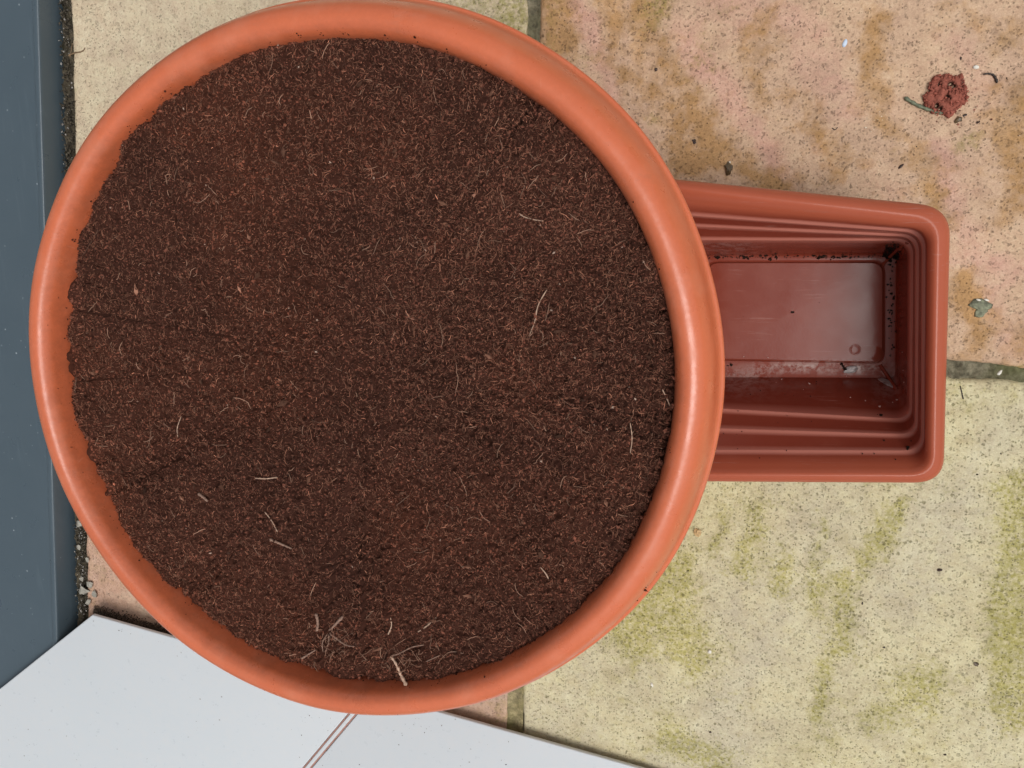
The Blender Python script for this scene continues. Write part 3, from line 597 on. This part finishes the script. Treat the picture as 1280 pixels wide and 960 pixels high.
twig('root', [(413, 790), (424, 799), (434, 806), (444, 807)], .0008, .0004, m_twig, 'brown root running right out of the small root tangle', 'root', group=GT)
twig('root', [(410, 792), (403, 802), (405, 814)], .0005, .0003, m_twig, 'left hanging root of the small root tangle', 'root', group=GT)
twig('root', [(412, 792), (412, 804), (407, 814)], .0005, .0003, m_twig, 'right hanging root of the small root tangle', 'root', group=GT)
twig('root', [(523, 789), (534, 782), (546, 771)], .0004, .0007, m_twig2, 'straight pale root right of the centre near the bottom of the compost', 'root', group=GT)
twig('root', [(489, 771), (491, 781), (486, 792)], .0003, .0006, m_twig2, 'small pale curved root between the tangle and the straight root', 'root', group=GT)
twig('twig', [(378, 822), (388, 816), (396, 811)], .0009, .0004, m_twig, 'short twig poking from the lower left edge of the compost', 'twig', group=GT)
twig('root', [(533, 826), (548, 819), (568, 812), (580, 816)], .0004, .0003, m_twig, 'thin root lying right of the overhanging twig', 'root', group=GT)
twig('root', [(320, 597), (333, 598), (348, 596)], .0004, .0005, m_twig2, 'pale horizontal root in the lower left of the compost', 'root', group=GT)
twig('twig', [(249, 616), (256, 621), (261, 626)], .0011, .0009, m_twig, 'stubby wood chip in the left part of the compost', 'twig', group=GT)
twig('twig', [(338, 673), (350, 678), (366, 685)], .0010, .0006, m_twig, 'flat brown wood sliver in the lower left of the compost', 'twig', group=GT)
twig('root', [(332, 639), (341, 650), (348, 664)], .0003, .0004, m_twig2, 'thin slanting root above the brown wood sliver', 'root', group=GT)
twig('root', [(646, 262), (652, 270), (668, 275), (680, 276)], .0004, .0003, m_twig2, 'curled pale root in the upper right of the compost', 'root', group=GT)
twig('root', [(788, 528), (791, 548), (788, 566)], .0004, .0003, m_twig2, 'pale root near the right edge of the compost', 'root', group=GT)
twig('root', [(828, 486), (834, 498), (838, 508)], .0004, .0003, m_twig2, 'pale root touching the right rim', 'root', group=GT)
twig('root', [(662, 420), (670, 400), (672, 382), (684, 362)], .0003, .0004, m_twig2, 'long curved thin root right of the compost centre', 'root', group=GT)
twig('root', [(228, 520), (222, 535), (224, 546)], .0003, .0003, m_twig2, 'small root in the left of the compost', 'root', group=GT)
twig('root', [(676, 708), (683, 716), (686, 722)], .0003, .0006, m_twig2, 'short straight pale root in the lower right of the compost', 'root', group=GT)
Pt = np.array([tuple(hit(SB, random.gauss(x, sx), min(random.gauss(y, sy), 838), SZ)) for x, y, sx, sy in [(415, 795, 16, 14)] * 32 + [(490, 822, 45, 12)] * 26 + [(555, 815, 30, 12)] * 14])
Pt[:, 2] += .0015; n = len(Pt); tag(fibres('root_tangle', Pt, RNG.gamma(5, .0016, n).clip(.004, .018), RNG.uniform(.00012, .00026, n), np.array((.30, .165, .11)) * RNG.lognormal(0, .3, (n, 1)), RNG, 8), 'tangle of thin pale roots near the bottom edge of the compost', 'fibres', None, 'stuff')
# crumbs spilt on the rim
pts = [(162, 158), (164, 161), (180, 138), (73, 371), (74, 372), (82, 384), (83, 385), (84, 396), (61, 407), (58, 448), (73, 487), (76, 505), (92, 559), (805, 738), (807, 735), (809, 731), (797, 751), (811, 732), (820, 715), (829, 702), (232, 753), (238, 757), (240, 756), (233, 768), (201, 740), (139, 646), (142, 650), (154, 668), (158, 672), (342, 855), (253, 801), (184, 700), (512, 860), (516, 861), (540, 857), (547, 854), (560, 849), (425, 841), (498, 893), (695, 786), (762, 182), (640, 118), (606, 845), (457, 865), (105, 590), (117, 605), (124, 655), (88, 560)]
pts += [(e[0] + random.gauss(0, 3), e[1] + random.gauss(0, 3)) for e in edge for _ in range(5)]
P = np.array([tuple(hit(PB, x + random.gauss(0, .8), y + random.gauss(0, .8), SZ)) for x, y in pts]); n = len(P); sz = RNG.gamma(4, .00014, n).clip(.0003, .0012); sz[13] = .0019; P[:, 2] += sz * .3
tag(scatter('spilt_compost', P, sz, np.full((n, 3), (.06, .02, .012)) * RNG.uniform(.5, 1.5, (n, 1)), SOIL, RNG), 'specks of compost spilt on the rim of the round pot', 'compost', None, 'stuff')

# ------------------------------------------------------------ rectangular trough
XL = -.062
# (z, right x at top, right x at bottom, top y at x=870, top y at x=1140, bottom y at x=890, bottom y at x=1140, radius m)
def contour(z, xt, xb, tl, tr, bl, br, rad, xl, n=9, off=0.0):
    TR, TL = bp2(xt, tr + (xt - 1140) * (tr - tl) / 270, z), bp2(870, tl, z); BR, BL = bp2(xb, br, z), bp2(890, bl, z)
    right = (bp2(xt, 330, z), bp2(xb, 560, z)); topl = (TL, TR); botl = (BL, BR); left = (np.array((xl, 0.)), np.array((xl, 1.)))
    c = [isect(right, topl), isect(topl, left), isect(left, botl), isect(botl, right)]
    if off:
        m_ = np.mean(c, 0); c = [p + np.sign(p - m_) * off for p in c]
    out = []
    for k in range(4):
        p, a, b_ = c[k], c[k - 1], c[(k + 1) % 4]; da = (a - p) / np.linalg.norm(a - p); db = (b_ - p) / np.linalg.norm(b_ - p)
        s0 = p + da * rad; s1 = p + db * rad
        for t in np.linspace(0, 1, n): out.append(s0 * (1 - t) ** 2 * 1 + p * 2 * t * (1 - t) + s1 * t * t)
        nb = c[(k + 1) % 4]; e0 = s1; e1 = nb - db * 0 - (nb - p) / np.linalg.norm(nb - p) * rad
        for t in np.linspace(0, 1, 22)[1:-1]: 
            q = e0 * (1 - t) + e1 * t; out.append(q)
    out = np.array(out); return np.c_[out, np.full(len(out), z)]
TR_ = .125
C_out = contour(TR_ - .007, 1189, 1183, 226, 253, 604, 606, .021, XL - .004)
C_sk = C_out.copy(); C_sk[:, 2] = TR_ - .026
C_cr = contour(TR_, 1171, 1167, 237, 268, 594, 595, .017, XL + .002)
C_in = contour(TR_ - .006, 1160, 1157, 251, 283, 585, 585, .013, XL + .007)
C_c = contour(.104, 1153, 1152, 270, 290, 562, 563, .013, XL + .010)
C_b = contour(.089, 1145, 1144, 283, 296, 535, 543, .012, XL + .014)
C_a = contour(.072, 1138, 1137, 300, 301, 510, 524, .012, XL + .020)
C_f = contour(.016, 1122, 1120, 319, 316, 473, 474, .006, XL + .034)
C_f2 = contour(.012, 1120, 1118, 320, 318, 471, 472, .006, XL + .036)
C_g1 = contour(.012, 1107, 1106, 326, 326, 451, 455, .010, XL + .050)
C_g2 = contour(.0105, 1105.5, 1104.5, 327.5, 327.5, 449.5, 453.5, .0095, XL + .0512)
C_g3 = contour(.0130, 1103, 1102, 329, 329, 448, 452, .009, XL + .053)
for nm, c in (('out', C_out), ('in', C_in), ('c', C_c), ('b', C_b), ('a', C_a), ('f', C_f), ('g3', C_g3)): print('trough', nm, c.min(0).round(4), c.max(0).round(4))
def drop(c, z, k=.0006):                    # same outline slightly inside, at height z
    d = c.copy(); m_ = d[:, :2].mean(0); v = d[:, :2] - m_; d[:, :2] -= np.sign(v) * k; d[:, 2] = z; return d
LG = -.0019
seq = [C_sk, C_out + (0, 0, .0), C_cr, C_in, drop(C_c, .1052, LG), drop(C_c, .1044, 0), drop(C_c, .1030, .0004), drop(C_b, .0902, LG), drop(C_b, .0894, 0), drop(C_b, .0880, .0004), drop(C_a, .0732, LG), drop(C_a, .0724, 0), drop(C_a, .0708, .0004), C_f]
seq = chaikin(seq[:4], 2, .22)[:-1] + chaikin(seq[3:], 1, .2)
C_bl = C_sk.copy(); C_bl[:, 2] = TR_ - .0255; C_bl = drop(C_bl, TR_ - .0265, .0025); C_bu = drop(C_in, TR_ - .012, -.0025)
m_ = C_f[:, :2].mean(0); C_o1 = drop(C_a, .072, -.004); C_o0 = drop(C_f, .0, -.003)
seq = [C_o0, drop(C_f, .004, -.0036), C_o1, C_bu, drop(C_out, TR_ - .010, .0025), C_bl] + seq
seq += chaikin([C_f, C_f2, C_g1, C_g2, C_g3], 1, .2)[1:]
m_ = seq[-1][:, :2].mean(0)
for k in (.7, .4, .1, .01): c = seq[-1].copy() if k == .7 else c; 
g3 = seq[-1].copy()
for k in np.linspace(.93, .02, 12): c = g3.copy(); c[:, :2] = m_ + (g3[:, :2] - m_) * k; c[:, 2] = .0130 + .0006 * (1 - k); seq.append(c)
seq.insert(0, np.c_[m_ + (C_o0[:, :2] - m_) * .02, np.zeros(len(C_o0))])
V, Fc, n_ = loft(seq)
lime = blobs(V[:, 0], V[:, 1], [(1065, 460, 42, 6, 1.0), (1000, 457, 60, 5, .8), (930, 470, 40, 6, .5), (930, 312, 45, 5, .5), (1108, 475, 16, 10, .5), (920, 300, 40, 4, .6)], .012)
zz = V[:, 2]; edge_glint = np.zeros(len(V)); ne = len(V) // n_
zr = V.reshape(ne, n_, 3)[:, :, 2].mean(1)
for z0 in (.1040, .0890, .0720): edge_glint = np.maximum(edge_glint, np.repeat((np.abs(zr - z0) < .0011) * (np.arange(ne) > 6), n_) * 1.0)  # step edges masked for a highlight painted into the colour
cols = np.stack([lime * (V[:, 2] < .06), edge_glint, lime * 0], 1)
trough = empty('planter_trough', (.05, -.06, 0)); tag(trough, 'empty reddish brown plastic trough planter with stepped sides beside the pot', 'planter')
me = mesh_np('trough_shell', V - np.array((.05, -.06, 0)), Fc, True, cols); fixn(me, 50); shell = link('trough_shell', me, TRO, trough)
TB = bvh([shell])
def bar(name, pts, wd, h, mat, parent, org):
    P = np.array([tuple(p) for p in pts]); V, Fc = tube_arrays(P, wd, 8); V[:, 2] += 0
    me = mesh_np(name, V - org, Fc); b = bmesh.new(); b.from_mesh(me); bmesh.ops.holes_fill(b, edges=b.edges); bmesh.ops.recalc_face_normals(b, faces=b.faces); b.to_mesh(me); b.free()
    return link(name, me, mat, parent)
org = np.array((.05, -.06, 0))
for pts in ([(1103, 331), (1112, 321), (1122, 311), (1134, 303)], [(1100, 456), (1107, 466), (1114, 477), (1121, 487)]):
    bar('corner_rib', [hit(TB, x, y, .012) for x, y in pts], .0016, 0, TRO, trough, org)['label'] = 'diagonal moulded rib in a corner of the floor'
for px, py, r in ((1069, 437, .0048),):
    c = np.array(tuple(hit(TB, px, py, .013))); a = np.linspace(0, 2 * math.pi, 28, endpoint=False)
    cs = [np.stack([c[0] + np.cos(a) * q, c[1] + np.sin(a) * q, np.full(28, c[2] + z)], 1) for q, z in ((r, -.0006), (r, .0001), (r * .9, .0003), (r * .8, .00015), (r * .3, .0001), (.0001, .0001))]
    V, Fc, _ = loft(cs); me = mesh_np('moulding_mark', V - org, Fc); fixn(me, 50); link('moulding_mark', me, TRO, trough)
# soil crumbs and dirt in the trough
pts = []
for k in range(90): x = random.uniform(885, 1105); pts.append((x, 321 + random.gauss(0, 1.3), .55))
for x0 in (900, 930, 955, 968, 1020, 1025, 1045, 1058): pts += [(x0 + random.gauss(0, 4), 321 + random.gauss(0, 1.6), .8) for _ in range(9)]
for k in range(170): pts.append((1115 + random.gauss(0, 5), 316 + random.gauss(0, 5), 1.1))
for k in range(45): pts.append((1114 + random.gauss(0, 2.5), random.uniform(325, 445), .7))
for k in range(30): pts.append((random.uniform(890, 1140), random.choice([521, 545, 566, 480, 500]) + random.gauss(0, 7), .5))
pts += [(1052, 455, 1.6), (1054, 458, 1.4), (1056, 461, 1.4), (1135, 559, 1.8), (1134, 561, 1.5), (983, 563, 1.0), (1078, 567, .9), (1101, 519, .9), (929, 396, .6), (1024, 378, .5), (925, 320, 1.2), (910, 457, 1.2), (914, 456, 1.3)]
P = np.array([tuple(hit(TB, x, y, .013)) for x, y, s0 in pts]); s0 = np.array([p[2] for p in pts]); sz = s0 * RNG.uniform(.0007, .0021, len(P)); P[:, 2] += sz * .35
tag(scatter('trough_dirt', P, sz, np.full((len(P), 3), (.018, .010, .007)) * RNG.uniform(.5, 1.6, (len(P), 1)), SOIL, RNG), 'black crumbs of old compost scattered inside the empty trough', 'dirt', None, 'stuff')
m_film = M('dried_lime_film', .35, .6); m_film.color(m_film.ramp(m_film.noise(300, 5), [(.3, (.20, .15, .14)), (.7, (.5, .47, .46))])); m_film.bump(m_film.noise(300, 5), .0006); m_film = m_film.m
for px, py, sx, sy, rt, lab in ((1110, 479, .0105, .0038, -.95, 'grey flat flake lying in the lower corner of the trough'), (1063, 462, .006, .003, .2, 'small shiny grey flake at the lower edge of the trough floor')):
    p = hit(TB, px, py, .013); _l, nn, *_ = TB.ray_cast(CP, ray(px, py)); me = blob_mesh('flake', (sx, sy, .0006), int(px), 3, .22); o = link('flake', me, m_film); o.location = p + nn * .0004
    o.rotation_euler = (nn.to_track_quat('Z', 'Y') @ Matrix.Rotation(rt, 3, 'Z').to_quaternion()).to_euler(); tag(o, lab, 'flake')
for k in range(5): pass
P = np.array([tuple(hit(TB, x, y, .013)) for x, y in [(1011, 479), (1012, 480), (977, 474), (1004, 487), (1063, 497), (1082, 501), (1099, 508), (1121, 500), (1116, 503), (970, 478), (1078, 463), (1058, 470), (1130, 478), (1129, 463), (1128, 440), (930, 446), (960, 447), (905, 448)]])
tag(scatter('trough_grit', P, RNG.uniform(.0005, .0014, len(P)), np.full((len(P), 3), (.55, .38, .33)), GRAVEL, RNG), 'pale grit specks stuck to the lower wall of the trough', 'grit', None, 'stuff')

# ------------------------------------------------------------ things lying on the slabs
slabs = [o for o in paving.children if o.name.startswith('paving_slab')][:4]; GB = bvh(slabs)
# red clay lump: many rounded crumbs pressed into one flat porous patch
b = bmesh.new(); nseg = 110; c0 = hit(GB, 1183, 121)
outl = [(1158, 111), (1170, 95), (1184, 93), (1192, 97), (1201, 94), (1204, 104), (1209, 115), (1207, 128), (1196, 136), (1186, 147), (1178, 143), (1167, 142), (1156, 132), (1153, 121), (1163, 114)]
po = np.array([tuple(hit(GB, x, y)) for x, y in outl])[:, :2]
nx_ = 90; lo, hi_ = po.min(0) - .003, po.max(0) + .003; gx, gy = np.meshgrid(np.linspace(lo[0], hi_[0], nx_), np.linspace(lo[1], hi_[1], nx_), indexing='ij')
a_ = np.arctan2(po[:, 1] - c0.y, po[:, 0] - c0.x); r_ = np.hypot(po[:, 0] - c0.x, po[:, 1] - c0.y); oo = np.argsort(a_)
ga = np.arctan2(gy - c0.y, gx - c0.x); gr = np.hypot(gx - c0.x, gy - c0.y); rb = np.interp(ga.ravel(), a_[oo], r_[oo], period=2 * math.pi).reshape(ga.shape) * (1 + (fbm(gx, gy, .004, 2, 7) - .5) * .35)
k = gr / rb; dome = np.sqrt(np.clip(1 - k ** 4, 0, 1)); lump = np.abs(fbm(gx, gy, .006, 2, 8) - .5) * 2
holes = blobs(gx, gy, [(1188, 105, 4, 3, 1), (1192, 108, 2.5, 3, 1), (1184, 121, 3, 3, .9), (1171, 132, 3, 4, 1), (1175, 136, 3, 3, .9), (1174, 105, 2.5, 3, .8), (1186, 124, 2, 2, .8), (1204, 112, 2, 2, .6)])
gz = .0004 + dome * (.0022 + .0042 * lump + .001 * fbm(gx, gy, .0015, 2, 9)) - .009 * np.clip(holes - .35, 0, 1)
gz = np.where(k > 1, -.004, gz); hc = np.clip(holes * 1.6, 0, 1)[..., None]
cl = (1 - hc) * np.array((.30, .095, .065)) * (.75 + .5 * fbm(gx, gy, .003, 3, 10)[..., None]) + hc * np.array((.07, .03, .02))  # holes are sunk and also coloured dark, their shade painted in
me = mesh_np('clay_lump', np.stack([gx - c0.x, gy - c0.y, gz], -1).reshape(-1, 3), grid_faces(nx_, nx_), True, cl.reshape(-1, 3))
b = bmesh.new(); b.from_mesh(me); bmesh.ops.delete(b, geom=[v for v in b.verts if v.co.z < -.0035 and all(e.other_vert(v).co.z < -.0035 for e in v.link_edges)], context='VERTS'); b.to_mesh(me); b.free()
o = link('clay_lump', me, mat_tint('red_clay', .85, .2, .0003, 700)); o.location = c0; tag(o, 'porous brick red lump of clay crumbs on the pink slab', 'clay lump')
n = 420; kk_ = np.sqrt(RNG.random(n)); ta_ = RNG.uniform(-math.pi, math.pi, n); rb_ = np.interp(ta_, a_[oo], r_[oo], period=2 * math.pi) * kk_ * 1.02
Pl = np.c_[rb_ * np.cos(ta_), rb_ * np.sin(ta_), .0012 + .0035 * np.sqrt(np.clip(1 - kk_ ** 3, 0, 1)) * RNG.uniform(.5, 1.1, n)]
hx = blobs(Pl[:, 0] + c0.x, Pl[:, 1] + c0.y, [(1188, 105, 4, 3, 1), (1192, 108, 2.5, 3, 1), (1184, 121, 3, 3, .9), (1171, 132, 3, 4, 1), (1175, 136, 3, 3, .9)]); Pl = Pl[hx < .4]; n = len(Pl)
o2 = scatter('crumb_cluster', Pl, RNG.uniform(.0007, .0017, n), np.array((.30, .095, .065)) * RNG.lognormal(0, .2, (n, 1)), o.data.materials[0], RNG, 1.1, True, o); o2['kind'] = 'stuff'
Pc = np.array([tuple(hit(GB, 1190 + random.gauss(0, 22), 132 + random.gauss(0, 17))) for _ in range(110)]); n = len(Pc)
tag(scatter('clay_crumbs', Pc, RNG.gamma(2.5, .00022, n).clip(.0002, .0012), np.array((.22, .08, .055)) * RNG.lognormal(0, .5, (n, 1)), GRAVEL, RNG), 'fine red crumbs scattered round the red clay lump', 'crumbs', None, 'stuff')
m_stem = plain('grey_green_stem', (.14, .16, .10), .55, .3, 400, .0002)
twig('cut_stem', [(1130, 122), (1142, 130), (1158, 137), (1178, 142)], .0015, .0013, m_stem, 'short grey green cut stem poking out of the red clay lump', 'stem', GB, .0016)
m_blk = plain('dry_black_leaf', (.022, .014, .010), .5, .3, 400, .0002)
twig('curled_leaf', [(1228, 93), (1236, 92), (1242, 94), (1245, 100), (1246, 104)], .0006, .0011, m_blk, 'curled black dry leaf at the upper right of the pink slab', 'leaf', GB, .0009)
twig('dry_stalk', [(1200, 482), (1202, 490), (1204, 499)], .0004, .0005, m_blk, 'thin black stalk on the buff slab below the right joint', 'stalk', GB, .0005)
twig('dry_stalk', [(1040, 160), (1044, 163), (1047, 159)], .0004, .0003, m_blk, 'tiny dark hooked stalk in the middle of the pink slab', 'stalk', GB, .0005)
m_dry = plain('dry_stalk', (.20, .13, .07), .7, .3, 400, .0002)
twig('dry_twig', [(86, 70), (94, 66), (104, 65), (107, 60)], .0009, .0005, m_dry, 'dry bent twig lying out of the gap onto the cream slab', 'twig', GB, .0009)
twig('dry_twig', [(88, 72), (90, 62), (91, 54)], .0004, .0003, m_dry, 'thin side sprig crossing the bent twig beside the sill', 'twig', GB, .0007)
m_chip = plain('pale_blue_plastic', (.55, .66, .80), .4, .1, 300, .0001); m_wht = plain('white_grit', (.78, .75, .66), .6, .1, 300, .0002)
m_seed = plain('dark_seed', (.035, .016, .010), .4, .4, 500, .0002); m_husk = plain('brown_husk', (.10, .065, .03), .35, .6, 350, .0004)
def small(name, px, py, size, mat, lab, cat, rot=0, seed=None, rgh=.25):
    p = hit(GB, px, py); me = blob_mesh(name, size, seed or int(px * 7 + py), 2, rgh, cut=.5); o = link(name, me, mat); o.location = (p.x, p.y, p.z + size[2] * .45); o.rotation_euler = (0, 0, rot); tag(o, lab, cat)
small('plastic_chip', 1056, 54, (.0018, .0034, .0006), m_chip, 'pale blue plastic chip near the top of the pink slab', 'plastic chip', -.3, rgh=.1)
small('white_stone', 1220, 84, (.0023, .0016, .0012), m_wht, 'small white stone above right of the red clay lump', 'stone', -.3)
small('seed', 1126, 208, (.0027, .0011, .0011), m_seed, 'dark elongated seed on the pink slab above the trough corner', 'seed', .75, rgh=.15)
small('seed', 1201, 85 - 12, (.0007, .0016, .0006), m_seed, 'tiny dark upright seed above the red clay lump', 'seed', .1)
small('seed', 820, 87, (.0016, .0015, .001), m_seed, 'round black seed on the pink slab right of the pot', 'seed', 0)
small('seed', 868, 177, (.0015, .0024, .001), m_seed, 'dark crooked seed above the pot and trough meeting point', 'seed', .5, rgh=.4)
small('dirt_crumb', 1198, 150, (.003, .0022, .0015), m_husk, 'dark dirt crumb just below the red clay lump', 'dirt', .3, rgh=.45)
small('dirt_crumb', 1206, 144, (.0013, .001, .0008), m_seed, 'small black dirt crumb right below the red clay lump', 'dirt', .3, rgh=.45)
small('dirt_crumb', 1222, 153, (.0016, .0008, .0008), m_seed, 'small black crumb lower right of the red clay lump', 'dirt', .5, rgh=.4)
small('seed_husk', 911, 211, (.0036, .0052, .0026), m_husk, 'mottled brown curled husk beside the trough rim', 'husk', .15, rgh=.38)
small('white_stone', 912, 203, (.0010, .0010, .0008), m_wht, 'tiny white grain on top of the brown husk', 'stone', 0)
small('tan_stone', 872, 665, (.0034, .0040, .0024), m_tan, 'angular tan stone beside the pot on the buff slab', 'stone', -.6, rgh=.4)
small('white_stone', 887, 814, (.0021, .0020, .0014), m_wht, 'round white stone on the algae stained slab', 'stone', 0)
small('white_stone', 815, 856, (.0012, .0024, .0008), m_wht, 'thin white fleck below the pot rim on the algae stained slab', 'stone', .3, rgh=.4)
small('white_stone', 1066, 713, (.0011, .0010, .0008), m_wht, 'small white grain in the middle of the buff slab', 'stone', 0)
small('white_stone', 1249, 466, (.0013, .0028, .001), m_wht, 'white sliver lying in the mossy joint at the right', 'stone', -.6)
small('dirt_crumb', 1175, 712, (.0024, .0014, .001), m_seed, 'dark star shaped crumb right of centre on the buff slab', 'dirt', 0, rgh=.45)
small('dirt_crumb', 1078, 754, (.0007, .0014, .0007), m_seed, 'black crumb in the middle of the buff slab', 'dirt', 0)
small('dirt_crumb', 1105, 809, (.0014, .0008, .0007), m_seed, 'black crumb low in the middle of the buff slab', 'dirt', 0)
small('dirt_crumb', 888, 915, (.0014, .0009, .0007), m_seed, 'black crumb at the bottom of the buff slab', 'dirt', 0)
small('dirt_crumb', 1181, 943, (.0014, .0009, .0007), m_seed, 'black crumb at the bottom right of the buff slab', 'dirt', 0)
small('dirt_crumb', 1220, 830, (.002, .0022, .0008), m_husk, 'brown green crumb at the lower right of the buff slab', 'dirt', 0, rgh=.45)
m_lich = plain('grey_green_lichen', (.19, .20, .13), .8, .6, 260, .0006)
small('lichen', 1225, 381, (.0085, .0046, .0011), m_lich, 'grey green lichen clump on the pink slab right of the trough', 'lichen', -.15, rgh=.28)
small('lichen', 1226, 390, (.0045, .0042, .0010), m_lich, 'lower lobe of lichen on the pink slab right of the trough', 'lichen', .4, rgh=.28)
for dx, dy in ((-2, -3), (8, -3)): small('white_stone', 1225 + dx, 378 + dy, (.0022, .0009, .0007), m_wht, 'white streak of grit on the %s edge of the lichen' % ('left' if dx < 0 else 'right'), 'stone', -.3)
# fine grit over the slabs
n = 1500; P = []; cc = []
while len(P) < n:
    x, y = random.uniform(0, 1280), random.uniform(0, 960)
    loc, nn, *_ = GB.ray_cast(CP, ray(x, y))
    if loc: P.append(tuple(loc)); cc.append(random.choice([(.05, .03, .02), (.06, .05, .025), (.09, .06, .03), (.65, .55, .42)] if random.random() < .5 else [(.05, .035, .02)]))
for k in range(45): loc = hit(GB, random.gauss(1092, 12), random.gauss(150, 9)); P.append(tuple(loc)); cc.append((.75, .65, .5))
P = np.array(P); cc = np.array(cc); sz = RNG.gamma(2.5, .00012, len(P)).clip(.0001, .001)
tag(scatter('slab_grit', P, sz, cc, GRAVEL, RNG, 1.5), 'fine dark and pale grit scattered over the slabs', 'grit', None, 'stuff')
print('tris', sum(len(o.data.loop_triangles) or sum(len(p.vertices) - 2 for p in o.data.polygons) for o in S.objects if o.type == 'MESH' and len(o.data.polygons) < 2e6))
